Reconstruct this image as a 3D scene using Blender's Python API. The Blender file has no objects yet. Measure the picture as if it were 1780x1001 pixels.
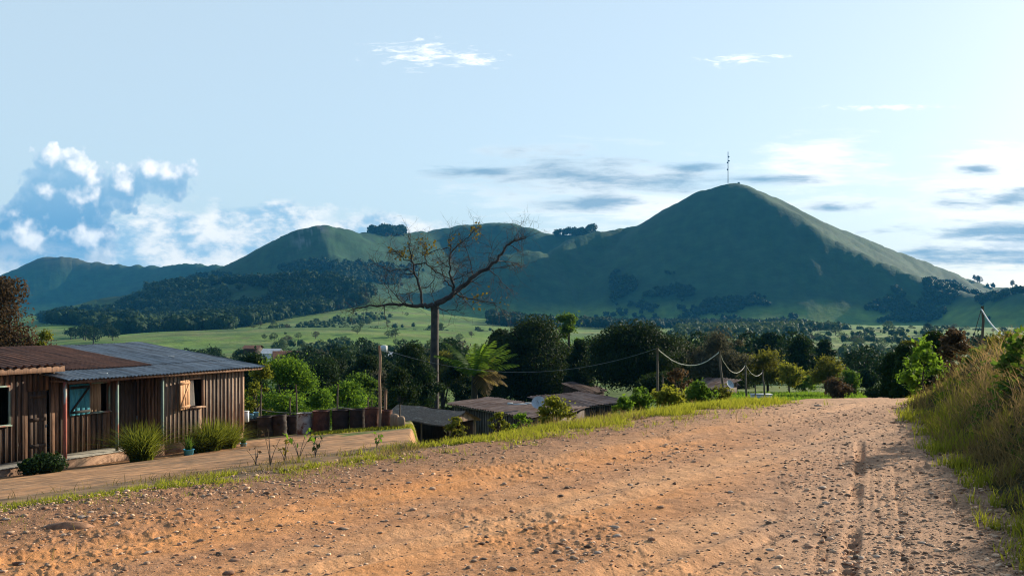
import bpy, math, numpy as np
from mathutils import Vector
S = bpy.context.scene
COL = S.collection
PI = math.pi
EYE = 1.7; F = 1730.0; CX = 890.0; HY = 540.0
rad = math.radians
def W(px, py, Y): return np.array([(px-CX)/F*Y, Y, EYE-(py-HY)/F*Y])
def lin(c):
    return tuple(((v/255)/12.92 if v/255 <= 0.04045 else ((v/255+0.055)/1.055)**2.4) for v in c)

# ------------------------------------------------------------------ numpy noise
def _h(ix, iy, seed):
    n = (ix.astype(np.int64)*374761393 + iy.astype(np.int64)*668265263 + seed*1442695041) & 0xffffffff
    n = ((n ^ (n >> 13))*1274126177) & 0xffffffff
    n = (n ^ (n >> 16)) & 0xffffffff
    return n/4294967295.0
def vn(x, y, seed=0):
    x = np.asarray(x, float); y = np.asarray(y, float)
    ix = np.floor(x); iy = np.floor(y); fx = x-ix; fy = y-iy
    ux = fx*fx*fx*(fx*(fx*6-15)+10); uy = fy*fy*fy*(fy*(fy*6-15)+10)
    a = _h(ix, iy, seed); b = _h(ix+1, iy, seed); c = _h(ix, iy+1, seed); d = _h(ix+1, iy+1, seed)
    return (a*(1-ux)+b*ux)*(1-uy)+(c*(1-ux)+d*ux)*uy
def fbm(x, y, seed=0, octv=4, gain=.5):
    s = 0; a = 1; t = 0
    for i in range(octv):
        s = s+a*(vn(x, y, seed+i*17)-.5)*2; t += a; a *= gain; x = x*2.03+11.3; y = y*2.03+7.7
    return s/t
def ss(x, a, b):
    t = np.clip((x-a)/(b-a), 0, 1); return t*t*(3-2*t)

# ------------------------------------------------------------------ terrain height
LP = np.array([-4.32, 8.4]); LU = np.array([.65, .76]); LU = LU/np.linalg.norm(LU); LN = np.array([-LU[1], LU[0]])
def s_left(x, y): return (x-LP[0])*LN[0]+(y-LP[1])*LN[1]
RY = [-20, 3, 5.5, 7.0, 8.4, 10.1, 13.4, 18.4, 24, 30, 45]
RX = [0.5, 2.3, 3.0, 3.42, 3.85, 4.45, 5.35, 7.0, 10.2, 15.5, 32]
def s_right(x, y): return (x-np.interp(y, RY, RX))*.93
ZS = ([-60, 0, 20, 24, 27, 40, 60, 100, 200, 400, 800, 1500, 20000], [0, 0, -2.95, -3.35, -3.7, -6, -7.5, -10, -14, -20, -24, -26, -26])
ZR = ([-50, 17.8, 21, 26, 40, 60, 100, 200, 400, 800, 1300, 20000], [0, 0, -.18, -.75, -2.5, -3.7, -6.0, -10.5, -19, -24, -26, -26])
def amp_ridges():
    R = []
    def rl(pts, wf, p, base=-26): R.append(([np.array([(px-CX)/F*D, D, EYE-(y-HY)/F*D]) for px, y, D in pts], wf, p, base))
    rl([(-330, 560, 2900), (-120, 530, 2900), (-40, 510, 2950), (0, 488, 3000), (40, 461, 3000), (80, 445, 3000), (105, 443, 3000), (150, 452, 3000), (230, 460, 2950), (280, 461, 2900), (330, 456, 2850), (390, 461, 2800), (450, 465, 2700)], 2.1, 1.2)
    rl([(300, 500, 1900), (380, 468, 1950), (420, 455, 1950), (470, 425, 1950), (500, 408, 1950), (530, 394, 1950), (565, 389, 1950), (590, 394, 1980), (620, 401, 2040), (660, 404, 2100), (700, 406, 2200)], 1.95, 1.2)
    rl([(700, 406, 2200), (740, 400, 2300), (800, 390, 2350), (860, 386, 2350), (890, 387, 2350), (920, 395, 2330), (945, 404, 2320), (1000, 405, 2300), (1040, 400, 2200)], 1.95, 1.2)
    rl([(1265, 317, 2000), (1225, 328, 2010), (1180, 352, 2030), (1150, 370, 2040), (1120, 388, 2050), (1080, 395, 2040), (1040, 400, 2000), (1000, 412, 1960), (975, 428, 1900), (950, 437, 1880), (915, 432, 1850), (880, 440, 1820)], 1.85, 1.18)
    rl([(1265, 317, 2000), (1285, 319, 2010), (1340, 341, 2040), (1400, 372, 2100), (1450, 393, 2140), (1500, 414, 2180), (1600, 453, 2250), (1680, 483, 2290), (1730, 497, 2300), (1860, 497, 2300), (2050, 480, 2300)], 1.85, 1.18)
    rl([(1280, 319, 1990), (1300, 327, 1950), (1345, 352, 1880), (1400, 388, 1810), (1440, 410, 1770), (1480, 431, 1730), (1530, 455, 1690), (1580, 476, 1650), (1630, 500, 1600)], 1.75, 1.2)
    rl([(1400, 522, 1560), (1425, 519, 1580), (1470, 532, 1600)], 1.75, 1.15)
    rl([(1640, 500, 1650), (1720, 515, 1500), (1800, 505, 1400), (1900, 500, 1400)], 1.9, 1.15)
    rl([(555, 392, 1940), (575, 440, 1780), (600, 480, 1650), (620, 505, 1500)], 2.6, 1.4)
    rl([(60, 548, 1350), (200, 512, 1400), (330, 495, 1350), (450, 488, 1300), (560, 488, 1250), (620, 502, 1200), (690, 535, 1150)], 4.0, 1.6, -24)
    return R
RIDGES = amp_ridges()
def mountains(x, y):
    out = np.full(x.shape, -60.0)
    for pts, wf, p, base in RIDGES:
        h = np.full(x.shape, -60.0)
        for A, B in zip(pts[:-1], pts[1:]):
            dx, dy = B[0]-A[0], B[1]-A[1]; L2 = dx*dx+dy*dy
            t = np.clip(((x-A[0])*dx+(y-A[1])*dy)/L2, 0, 1)
            zr = A[2]+(B[2]-A[2])*t
            d = np.hypot(x-A[0]-dx*t, y-A[1]-dy*t)
            am = zr-base; w = am*wf
            d2 = np.sqrt(d*d+14*14)-14
            u = np.clip(d2/np.maximum(w, 1), 0, 1)
            h = np.maximum(h, base-.5+am*(1-u)**p)
        k = 7.0
        out = np.where(np.abs(out-h) < k, np.maximum(out, h)+(k-np.abs(out-h))**2/(4*k)*.6, np.maximum(out, h))
    return out
def H(x, y):
    x = np.asarray(x, float); y = np.asarray(y, float)
    shp = x.shape; x = np.atleast_1d(x); y = np.atleast_1d(y)
    sl = s_left(x, y); zs = np.interp(sl, *ZS); r = np.hypot(x*.5, np.maximum(y, 0)); zr = np.interp(np.where(y > 0, r*.35+y*.65, 0), *ZR)
    k = .5; h = np.clip(.5+.5*(zr-zs)/k, 0, 1); z = zr*(1-h)+zs*h-k*h*(1-h)*.5
    z = z + .02*ss(sl, -3, -1)*(1-ss(sl, 0, 1))
    q_ = x/np.maximum(y, 1)
    z = z-2.3*ss(q_, -.102, -.084)*(1-ss(q_, .075, .125))*ss(sl, .9, 5)*ss(y, 8, 12)*(1-ss(y, 75, 110))
    sr = s_right(x, y)
    bank = (.55*ss(sr, .2, 2.2)+.5*ss(sr, 2, 8))*(1-ss(y, 60, 150))+ss(sr, 0, 6)*(1-ss(y, 55, 120))*np.clip(-zr, 0, 4)*.55
    z = z+bank
    far = ss(y, 150, 500)
    z = z+far*(11*np.exp(-((x+165)/150)**2-((y-620)/110)**2)+26*np.exp(-((x+150)/210)**2-((y-1050)/170)**2)
               + 9*np.exp(-((x+60)/160)**2-((y-830)/70)**2)+10*np.exp(-((x-320)/120)**2-((y-820)/100)**2)
               + 12*np.exp(-((x+420)/150)**2-((y-850)/90)**2)+6*np.exp(-((x-40)/200)**2-((y-650)/60)**2))
    z = z+far*1.6*fbm(x/90, y/90, 3, 3)
    near = 1-ss(y, 60, 160)
    z = z+.018*fbm(x/1.7, y/1.7, 5, 3)*near*ss(np.abs(sl+3.0), 3.2, 5)*ss(y, 2, 8)
    m = y > 700
    if m.any():
        xm, ym = x[m], y[m]
        mh = mountains(xm, ym)
        up = np.clip((mh+20)/60, 0, 1)
        ca = .72; g = fbm(xm/52+.35*fbm(xm/130, ym/130, 8, 2), ym/170, 9, 4)
        g2 = 1-np.abs(fbm(xm/75, ym/240, 21, 3))*2
        top = np.clip((260-mh)/120, .25, 1)
        mh = mh+up*top*(3.6*g-3.0*ss(g2, .5, 1))+up*.9*fbm(xm/16, ym/16, 31, 3)-up*top*1.6*ss(1-np.abs(fbm(xm/28, ym/110, 23, 3))*2, .6, 1)
        kk = 14.0; zz = z[m]; dlt = np.abs(zz-mh)
        z[m] = np.where(dlt < kk, np.maximum(zz, mh)+(kk-dlt)**2/(4*kk), np.maximum(zz, mh))
    return z.reshape(shp)
def gz(x, y): return float(H(np.array([x]), np.array([y]))[0])

# ------------------------------------------------------------------ mesh helpers
def mesh_np(name, V, Fa, mat=None, parent=None, smooth=False, col=None, uvq=None):
    V = np.asarray(V, np.float32).reshape(-1, 3); me = bpy.data.meshes.new(name)
    if not isinstance(Fa, list): Fa = [np.asarray(Fa)]
    Fa = [np.asarray(f, np.int32) for f in Fa if len(f)]
    me.vertices.add(len(V)); me.vertices.foreach_set('co', V.ravel())
    nl = sum(f.size for f in Fa); npg = sum(len(f) for f in Fa)
    me.loops.add(nl); me.polygons.add(npg)
    me.loops.foreach_set('vertex_index', np.concatenate([f.ravel() for f in Fa]))
    st = []; o = 0
    for f in Fa:
        k = f.shape[1]; st.append(np.arange(len(f))*k+o); o += f.size
    me.polygons.foreach_set('loop_start', np.concatenate(st).astype(np.int32))
    me.update(calc_edges=True)
    if smooth: me.polygons.foreach_set('use_smooth', np.ones(npg, bool))
    if col is not None:
        a = me.color_attributes.new('Col', 'FLOAT_COLOR', 'POINT')
        c4 = np.ones((len(V), 4), np.float32); c4[:, :3] = col; a.data.foreach_set('color', c4.ravel())
    me.validate()
    if mat: me.materials.append(mat)
    o = bpy.data.objects.new(name, me); COL.objects.link(o)
    if parent: o.parent = parent
    return o
def tag(o, label=None, cat=None, group=None, kind=None):
    if label: o['label'] = label
    if cat: o['category'] = cat
    if group: o['group'] = group
    if kind: o['kind'] = kind
    return o
def empty(name, loc=(0, 0, 0), rz=0, **k):
    o = bpy.data.objects.new(name, None); COL.objects.link(o); o.location = tuple(float(v) for v in loc); o.rotation_euler = (0, 0, rz)
    o.empty_display_size = .2
    return tag(o, **k)
class MB:
    def __init__(s): s.v = []; s.f = {}; s.n = 0
    def add(s, V, Fs):
        V = np.asarray(V, float).reshape(-1, 3); s.v.append(V)
        for f in (Fs if isinstance(Fs, list) else [Fs]):
            f = np.asarray(f); s.f.setdefault(f.shape[1], []).append(f+s.n)
        s.n += len(V); return s
    def box(s, c, d, R=None):
        x, y, z = np.array(d, float)/2
        V = np.array([(-x, -y, -z), (x, -y, -z), (x, y, -z), (-x, y, -z), (-x, -y, z), (x, -y, z), (x, y, z), (-x, y, z)])
        if R is not None: V = V@np.asarray(R).T
        return s.add(V+np.array(c), np.array([(0, 3, 2, 1), (4, 5, 6, 7), (0, 1, 5, 4), (1, 2, 6, 5), (2, 3, 7, 6), (3, 0, 4, 7)]))
    def bx(s, x0, x1, y0, y1, z0, z1): return s.box(((x0+x1)/2, (y0+y1)/2, (z0+z1)/2), (abs(x1-x0), abs(y1-y0), abs(z1-z0)))
    def tube(s, pts, r, n=6, cap=True):
        P = np.asarray(pts, float); m = len(P); r = np.broadcast_to(np.asarray(r, float), (m,))
        T = np.gradient(P, axis=0); T /= np.maximum(np.linalg.norm(T, axis=1, keepdims=True), 1e-9)
        up = np.array([0, 0, 1.]) if abs(T[0][2]) < .9 else np.array([0, 1., 0])
        A = np.cross(T, up); A /= np.maximum(np.linalg.norm(A, axis=1, keepdims=True), 1e-9); B = np.cross(T, A)
        a = np.arange(n)*2*PI/n
        V = P[:, None]+r[:, None, None]*(np.cos(a)[None, :, None]*A[:, None]+np.sin(a)[None, :, None]*B[:, None])
        i = np.arange(m-1)[:, None]*n; j = np.arange(n)[None]; j2 = (j+1) % n
        Q = np.stack([i+j, i+j2, i+n+j2, i+n+j], -1).reshape(-1, 4)
        s.add(V.reshape(-1, 3), Q)
        if cap and n == 4: pass
        if cap:
            s.f.setdefault(n, []).append(np.array([[s.n-m*n+k for k in range(n)]])); s.f[n].append(np.array([[s.n-n+k for k in range(n)][::-1]]))
        return s
    def lathe(s, prof, c=(0, 0, 0), n=16, sq=None):
        P = np.asarray(prof, float); a = np.arange(n)*2*PI/n; m = len(P)
        V = np.stack([P[:, None, 0]*np.cos(a)[None], P[:, None, 0]*np.sin(a)[None], np.repeat(P[:, None, 1], n, 1)], -1).reshape(-1, 3)+np.array(c)
        i = np.arange(m-1)[:, None]*n; j = np.arange(n)[None]; j2 = (j+1) % n
        return s.add(V, np.stack([i+j, i+j2, i+n+j2, i+n+j], -1).reshape(-1, 4))
    def build(s, name, mat, parent=None, smooth=False, rel=None):
        V = np.concatenate(s.v)
        if rel is not None: V = V-np.array(rel)
        return mesh_np(name, V, [np.concatenate(f) for f in s.f.values()], mat, parent, smooth)
def rotz(a): c, s_ = math.cos(a), math.sin(a); return np.array([[c, -s_, 0], [s_, c, 0], [0, 0, 1]])
def rotx(a): c, s_ = math.cos(a), math.sin(a); return np.array([[1, 0, 0], [0, c, -s_], [0, s_, c]])
def roty(a): c, s_ = math.cos(a), math.sin(a); return np.array([[c, 0, s_], [0, 1, 0], [-s_, 0, c]])
def quads(P, U, Vv):      # kite-shaped leaves: centre P, half axes U,V
    V = np.stack([P-U, P-Vv*.8+U*.15, P+U, P+Vv*.8+U*.15], 1).reshape(-1, 3)
    return V, np.arange(len(V)).reshape(-1, 4)
def rdir(rng, n):
    v = rng.normal(size=(n, 3)); return v/np.linalg.norm(v, axis=1, keepdims=True)

# ------------------------------------------------------------------ materials
def M(name):
    m = bpy.data.materials.new(name); m.use_nodes = True; nt = m.node_tree; nt.nodes.clear(); return m, nt
class NB:
    def __init__(s, nt): s.nt = nt
    def n(s, t, **k):
        nd = s.nt.nodes.new(t)
        for a, b in k.items():
            if a.startswith('i_'):
                key = a[2:].replace('_', ' '); nd.inputs[key if not key.isdigit() else int(key)].default_value = b
            else: setattr(nd, a, b)
        return nd
    def l(s, a, b): s.nt.links.new(a, b)
    def math(s, op, a, b=None, c=None, clamp=False):
        nd = s.nt.nodes.new('ShaderNodeMath'); nd.operation = op; nd.use_clamp = clamp
        for i, v in enumerate((a, b, c)):
            if v is None: continue
            if isinstance(v, (int, float)): nd.inputs[i].default_value = v
            else: s.l(v, nd.inputs[i])
        return nd.outputs[0]
    def mix(s, f, a, b, bt='MIX'):
        nd = s.nt.nodes.new('ShaderNodeMix'); nd.data_type = 'RGBA'; nd.blend_type = bt
        for i, v in ((0, f), (6, a), (7, b)):
            if isinstance(v, (int, float)): nd.inputs[i].default_value = v
            elif isinstance(v, (tuple, list)): nd.inputs[i].default_value = (*v[:3], 1)
            else: s.l(v, nd.inputs[i])
        return nd.outputs[2]
    def ramp(s, fac, stops, interp='LINEAR'):
        nd = s.nt.nodes.new('ShaderNodeValToRGB'); cr = nd.color_ramp; cr.interpolation = interp
        while len(cr.elements) < len(stops): cr.elements.new(.5)
        for e, (p, c) in zip(cr.elements, stops): e.position = p; e.color = (*c[:3], 1) if not isinstance(c, (int, float)) else (c, c, c, 1)
        s.l(fac, nd.inputs[0]); return nd.outputs[0]
    def noise(s, vec, scale, detail=4, rough=.55, dist=0):
        nd = s.nt.nodes.new('ShaderNodeTexNoise'); nd.inputs['Scale'].default_value = scale; nd.inputs['Detail'].default_value = detail; nd.inputs['Roughness'].default_value = rough; nd.inputs['Distortion'].default_value = dist
        if vec is not None: s.l(vec, nd.inputs['Vector'])
        return nd.outputs[0]
    def mr(s, v, a, b, c=0, d=1, smooth=True):
        nd = s.nt.nodes.new('ShaderNodeMapRange'); nd.interpolation_type = 'SMOOTHSTEP' if smooth else 'LINEAR'
        for i, q in enumerate((v, a, b, c, d)):
            if isinstance(q, (int, float)): nd.inputs[i].default_value = q
            else: s.l(q, nd.inputs[i])
        return nd.outputs[0]
def leaf_mat(name, c1, c2, trans=.35, tc=None, rough=.7, spec=.06):
    m, nt = M(name); b = NB(nt)
    g = b.n('ShaderNodeNewGeometry'); 
    col = b.mix(g.outputs['Random Per Island'], c1, c2)
    n = b.noise(b.n('ShaderNodeTexCoord').outputs['Object'], .9, 2)
    col = b.mix(b.mr(n, .35, .65, 0, .5), col, tuple(v*.6 for v in c1))
    p = b.n('ShaderNodeBsdfPrincipled', i_Roughness=rough); p.inputs['Specular IOR Level'].default_value = spec
    b.l(col, p.inputs['Base Color'])
    t = b.n('ShaderNodeBsdfTranslucent'); tcl = tc or tuple(min(1, v*1.5) for v in c2)
    b.l(b.mix(.6, col, tcl), t.inputs['Color'])
    mx = b.n('ShaderNodeMixShader'); mx.inputs[0].default_value = trans
    b.l(p.outputs[0], mx.inputs[1]); b.l(t.outputs[0], mx.inputs[2])
    o = b.n('ShaderNodeOutputMaterial'); b.l(mx.outputs[0], o.inputs[0]); return m
def simple(name, c1, c2, scale=4, stretch=(1, 1, 1), rough=.8, bump=.3, bd=.02, island=0., met=0, spec=.3, c3=None, sc3=1.5, t3=(.55, .7)):
    m, nt = M(name); b = NB(nt); tc = b.n('ShaderNodeTexCoord')
    mp = b.n('ShaderNodeMapping'); mp.inputs['Scale'].default_value = stretch; b.l(tc.outputs['Object'], mp.inputs[0])
    n = b.noise(mp.outputs[0], scale, 6, .65)
    col = b.mix(b.mr(n, .3, .7), c1, c2)
    if c3:
        n3 = b.noise(mp.outputs[0], sc3, 5, .6); col = b.mix(b.mr(n3, t3[0], t3[1]), col, c3)
    if island:
        g = b.n('ShaderNodeNewGeometry'); v = b.mr(g.outputs['Random Per Island'], 0, 1, 1-island, 1+island, False)
        hs = b.n('ShaderNodeHueSaturation'); b.l(v, hs.inputs['Value']); b.l(col, hs.inputs['Color']); col = hs.outputs[0]
    p = b.n('ShaderNodeBsdfPrincipled', i_Roughness=rough, i_Metallic=met); p.inputs['Specular IOR Level'].default_value = spec
    b.l(col, p.inputs['Base Color'])
    bp = b.n('ShaderNodeBump', i_Strength=bump, i_Distance=bd); b.l(b.noise(mp.outputs[0], scale*2.3, 6, .7), bp.inputs['Height']); b.l(bp.outputs[0], p.inputs['Normal'])
    o = b.n('ShaderNodeOutputMaterial'); b.l(p.outputs[0], o.inputs[0]); return m
L = {
 'mango': leaf_mat('mango_leaves', (.010, .022, .007), (.022, .042, .010), .14, (.10, .16, .02)),
 'dark': leaf_mat('dark_leaves', (.012, .028, .010), (.028, .054, .015), .16, (.08, .15, .02)),
 'mid': leaf_mat('mid_green_leaves', (.030, .070, .014), (.07, .14, .025), .38, (.22, .36, .03)),
 'bright': leaf_mat('bright_green_leaves', (.03, .085, .012), (.10, .19, .025), .42, (.30, .48, .03)),
 'olive': leaf_mat('olive_leaves', (.045, .065, .014), (.11, .12, .025), .35, (.36, .34, .03)),
 'yellow': leaf_mat('yellow_green_leaves', (.045, .075, .012), (.17, .18, .025), .42, (.45, .45, .04)),
 'brown': leaf_mat('russet_leaves', (.035, .026, .015), (.10, .062, .034), .25, (.22, .13, .05)),
 'grey': leaf_mat('greyish_leaves', (.035, .045, .028), (.085, .085, .055), .25, (.20, .18, .09)),
 'far': leaf_mat('far_leaves', (.012, .030, .011), (.028, .056, .017), .10, (.08, .14, .03)),
 'farlight': leaf_mat('far_light_leaves', (.035, .07, .025), (.08, .12, .045), .2, (.15, .2, .05)),
 'autumn': leaf_mat('orange_leaves', (.10, .07, .015), (.22, .18, .03), .3, (.38, .28, .04)),
 'grass': leaf_mat('grass_blades', (.05, .09, .014), (.26, .25, .035), .5, (.50, .50, .04)),
 'clump': leaf_mat('clump_blades', (.03, .055, .010), (.12, .15, .02), .4, (.38, .40, .04)),
 'dry': leaf_mat('dry_grass_blades', (.07, .048, .022), (.22, .155, .07), .4, (.42, .32, .10)),
 'straw': leaf_mat('straw_blades', (.22, .14, .06), (.45, .32, .14), .4, (.6, .4, .15)),
}
BARK = simple('bark', (.06, .045, .035), (.15, .115, .09), 5, (1, 1, .35), bump=.6, bd=.05)
BARK_D = simple('dark_bark', (.03, .022, .016), (.075, .055, .04), 6, (1, 1, .3), bump=.6)
BARK_T = simple('kapok_bark', (.028, .023, .021), (.08, .063, .055), 3, (1, 1, .6), bump=.6, bd=.06, c3=(.05, .04, .035), sc3=1.0)
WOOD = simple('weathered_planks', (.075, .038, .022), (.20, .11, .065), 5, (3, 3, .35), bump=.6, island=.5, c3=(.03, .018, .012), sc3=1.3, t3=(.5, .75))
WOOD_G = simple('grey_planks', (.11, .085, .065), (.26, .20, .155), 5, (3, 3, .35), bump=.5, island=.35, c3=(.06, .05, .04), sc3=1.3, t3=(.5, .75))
WOOD_L = simple('sunlit_pale_planks', (.20, .115, .07), (.42, .275, .18), 5, (3, 3, .35), bump=.6, island=.42, c3=(.08, .045, .03), sc3=1.2, t3=(.5, .72))  # sunlight on the house front painted in as lighter wood; also pale timber
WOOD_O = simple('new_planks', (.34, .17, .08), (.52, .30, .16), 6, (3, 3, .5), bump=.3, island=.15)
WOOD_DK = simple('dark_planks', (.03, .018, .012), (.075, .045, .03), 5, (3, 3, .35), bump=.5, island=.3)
BLUEP = simple('blue_paint', (.03, .17, .23), (.06, .28, .36), 5, (3, 3, .6), bump=.3, island=.2, c3=(.06, .08, .08), sc3=5, t3=(.6, .75))
TEALP = simple('pale_green_paint', (.12, .18, .15), (.22, .28, .24), 6, (1, 1, .4), c3=(.22, .09, .06), sc3=3, t3=(.5, .62))
REDP = simple('red_paint', (.30, .07, .05), (.38, .14, .10), 6, (1, 1, .4), c3=(.3, .4, .36), sc3=3, t3=(.55, .66))
ZINC = simple('zinc_sheet', (.06, .072, .085), (.27, .30, .33), 3.2, (4.5, .28, 1), rough=.5, bump=.15, met=.35, spec=.4, c3=(.06, .042, .036), sc3=1.1, t3=(.5, .78))
RUST = simple('rusty_sheet', (.075, .032, .020), (.22, .088, .046), 3, (4.5, .3, 1), rough=.85, bump=.3, c3=(.06, .035, .028), sc3=1.0, t3=(.5, .75))
RUST_G = simple('rust_grey_sheet', (.11, .07, .055), (.24, .17, .145), 3, (2.2, .5, 1), rough=.8, bump=.3, c3=(.09, .04, .025), sc3=1.2, t3=(.45, .65))
DRUM = simple('rusty_drum', (.06, .024, .016), (.16, .06, .035), 4, rough=.75, bump=.4, c3=(.03, .02, .018), sc3=2)
DRUM_D = simple('blackened_drum', (.02, .014, .012), (.06, .035, .025), 4, rough=.75, bump=.4)
DRUM_W = simple('white_drum', (.30, .28, .26), (.48, .46, .43), 4, rough=.6, bump=.3, c3=(.14, .06, .035), sc3=2.6, t3=(.48, .6))
STONE = simple('base_plaster', (.22, .12, .07), (.36, .215, .13), 4, bump=.5, c3=(.11, .07, .045), sc3=1.3)
CEMENT = simple('cement', (.22, .2, .17), (.33, .31, .26), 5, bump=.4)
WHITE = simple('white_paint', (.55, .55, .53), (.75, .75, .72), 3, bump=.1)
CLOTH = simple('curtain_cloth', (.5, .47, .42), (.65, .62, .56), 5, (6, 6, .3), bump=.3)
TANC = simple('tan_boards', (.24, .15, .09), (.36, .24, .15), 5, (3, 3, .4), island=.3)
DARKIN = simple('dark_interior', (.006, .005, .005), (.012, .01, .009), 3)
BLUEB = simple('blue_plastic', (.04, .30, .48), (.07, .38, .58), 3, rough=.4, bump=.05)
BLUEL = simple('pale_blue_plastic', (.20, .48, .62), (.28, .56, .70), 3, rough=.4, bump=.05)
METAL = simple('mast_metal', (.10, .12, .13), (.2, .22, .23), 3, rough=.5)
BLACK = simple('black_plastic', (.01, .01, .01), (.03, .03, .03), 3)
ROPE = simple('pale_vine', (.40, .38, .30), (.62, .6, .5), 6)
THATCH = simple('old_thatch', (.10, .07, .05), (.24, .18, .13), 8, (1, 3, 1), bump=.6, c3=(.3, .25, .19), sc3=2)
ROCK = simple('stone', (.24, .17, .12), (.50, .37, .27), 9, bump=.5, bd=.01, island=.4)
PEB = simple('gravel_stone', (.24, .13, .075), (.56, .37, .23), 9, bump=.3, bd=.005, island=.75)
CLOD = simple('earth_clod', (.16, .075, .04), (.34, .18, .10), 9, bump=.5, bd=.01, island=.3)
TIN = simple('tin_white', (.4, .42, .43), (.6, .62, .63), 3, bump=.1)

# ------------------------------------------------------------------ ground materials
def ground_mat(name, fine, bumps, c_mod=.35, rough=.92):
    m, nt = M(name); b = NB(nt); tc = b.n('ShaderNodeTexCoord'); co = tc.outputs['Object']
    vc = b.n('ShaderNodeVertexColor', layer_name='Col').outputs[0]
    n1 = b.noise(co, fine[0], 6, .65); n2 = b.noise(co, fine[1], 5, .7)
    f = b.math('MULTIPLY', b.mr(n1, .25, .75, 1-c_mod, 1+c_mod, False), b.mr(n2, .25, .75, 1-c_mod, 1+c_mod, False))
    vm = b.n('ShaderNodeVectorMath', operation='SCALE'); b.l(vc, vm.inputs[0]); b.l(f, vm.inputs['Scale'])
    p = b.n('ShaderNodeBsdfPrincipled', i_Roughness=rough); p.inputs['Specular IOR Level'].default_value = .15
    b.l(vm.outputs[0], p.inputs['Base Color'])
    prev = None
    for sc, st, d in bumps:
        bp = b.n('ShaderNodeBump', i_Strength=st, i_Distance=d); b.l(b.noise(co, sc, 5, .65), bp.inputs['Height'])
        if prev: b.l(prev, bp.inputs['Normal'])
        prev = bp.outputs[0]
    b.l(prev, p.inputs['Normal'])
    o = b.n('ShaderNodeOutputMaterial'); b.l(p.outputs[0], o.inputs[0]); return m

# ------------------------------------------------------------------ terrain sheet
def road_cut(x, y): return (s_left(x, y) < -.05) & (s_right(x, y) < -.05)
def polar(r0, ratio, n, az):
    r = r0*ratio**np.arange(n); A, R_ = np.meshgrid(az, r)
    return R_*np.sin(A), R_*np.cos(A)
def grid_faces(n, m, wrap=False):
    i = np.arange(n-1)[:, None]*m; j = np.arange(m if wrap else m-1)[None]; j2 = (j+1) % m
    return np.stack([i+j, i+j2, i+m+j2, i+m+j], -1).reshape(-1, 4)
def terr_color(x, y, z):
    n = fbm(x/60, y/60, 41, 4); n2 = fbm(x/14, y/14, 43, 4); n3 = fbm(x/2.0, y/2.0, 45, 4)
    px = CX+F*x/np.maximum(y, .1); py = HY-F*(z-EYE)/np.maximum(y, .1)
    C = np.zeros(x.shape+(3,))
    grass = np.stack([.085+.03*n2, .135+.03*n, .022+0*n], -1)
    field = np.stack([.115+.05*n+.05*n2, .19+.06*n+.05*n2, .028+.01*n], -1)
    mount = np.stack([.020+.009*n2, .060+.018*n2, .020+.005*n2], -1)
    dirt = np.stack([.40+.08*n3, .215+.05*n3, .105+.03*n3], -1)
    dull = np.stack([.17+.03*n3, .115+.02*n3, .06+.01*n3], -1)
    C[:] = grass
    w = ss(y, 180, 330)[..., None]; C = C*(1-w)+field*w
    w = (ss(z+8*n, -8, 22)*ss(y, 900, 1250))[..., None]; C = C*(1-w)+mount*w
    w = (.65*ss(fbm(x/150, y/34, 48, 4), .0, .35)*ss(y, 230, 330)*(1-ss(y, 1000, 1250)))[..., None]; C = C*(1-w)+np.array([.055, .095, .025])*w
    w = (.6*ss(fbm(x/110, y/22, 49, 4), .1, .4)*ss(y, 300, 400)*(1-ss(y, 1000, 1250)))[..., None]; C = C*(1-w)+np.array([.20, .22, .07])*w
    # bare reddish patch in the valley on the right, brown crests far left
    w = (np.exp(-((x-185)/45)**2-((y-370)/16)**2)*ss(n2, -.3, .2)*1.2).clip(0, 1)[..., None]; C = C*(1-w)+np.array([.22, .13, .08])*w
    w = (np.exp(-((px-130)/110)**2)*ss(py*-1, -480, -452)*ss(y, 2500, 2700)).clip(0, 1)[..., None]; C = C*(1-w*.4)+np.array([.14, .09, .06])*w*.4
    # pale rock cliff on the second hill
    w = (np.exp(-((x+385)/26)**2-((y-1905)/60)**2)*ss(fbm(x/6, y/20, 77, 3), .0, .25)).clip(0, 1)[..., None]; C = C*(1-w)+np.array([.2, .21, .2])*w
    w = (.7*ss(n2, .25, .5)*ss(y, 250, 400)*(1-ss(y, 900, 1100)))[..., None]; C = C*(1-w)+np.array([.14, .15, .05])*w
    # yard and lower village earth
    sl = s_left(x, y)
    yard = ss(sl, -1, .3)*(1-ss(sl, 24+n3, 27+n3))*(1-ss(x, -1, 3))*ss(y, -30, 0)*(y > 0)
    w = yard[..., None]; C = C*(1-w)+dirt*w
    w = (yard*(ss(n3+.8*np.exp(-((sl-1.5)/1.6)**2)+.5*np.exp(-((sl-19.5)/1.2)**2)*(x < -9), .25, .6))*.8)[..., None]; C = C*(1-w)+dull*w
    w = (ss(fbm(x/1.2, y/1.2, 51, 3)+1.3*ss(x, -9, -5)*ss(y, 34, 39), .75, 1.15)*yard)[..., None]; C = C*(1-w)+np.array([.10, .13, .03])*w
    nr = (1-ss(np.abs(sl+4), 6.5, 9))*(1-ss(y, 22, 28)); nr = nr*(s_right(x, y) < .8)*(sl < .4)
    w = nr[..., None]; C = C*(1-w)+np.array([.30, .175, .10])*w
    rb = ss(s_right(x, y), .1, 1.2)*(1-ss(y, 40, 60)); w = rb[..., None]; C = C*(1-w)+np.array([.13, .09, .05])*w
    return np.clip(C, .01, .8)
az_d = np.radians(np.concatenate([np.arange(-34, 34, .085)]))
az_o = np.radians(np.concatenate([np.arange(34, 326, 3.0)]))
az = np.concatenate([az_d, az_o])
nr_ = 640
X, Y = polar(.8, (5000/.8)**(1/(nr_-1)), nr_, az)
Z = H(X, Y)
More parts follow.
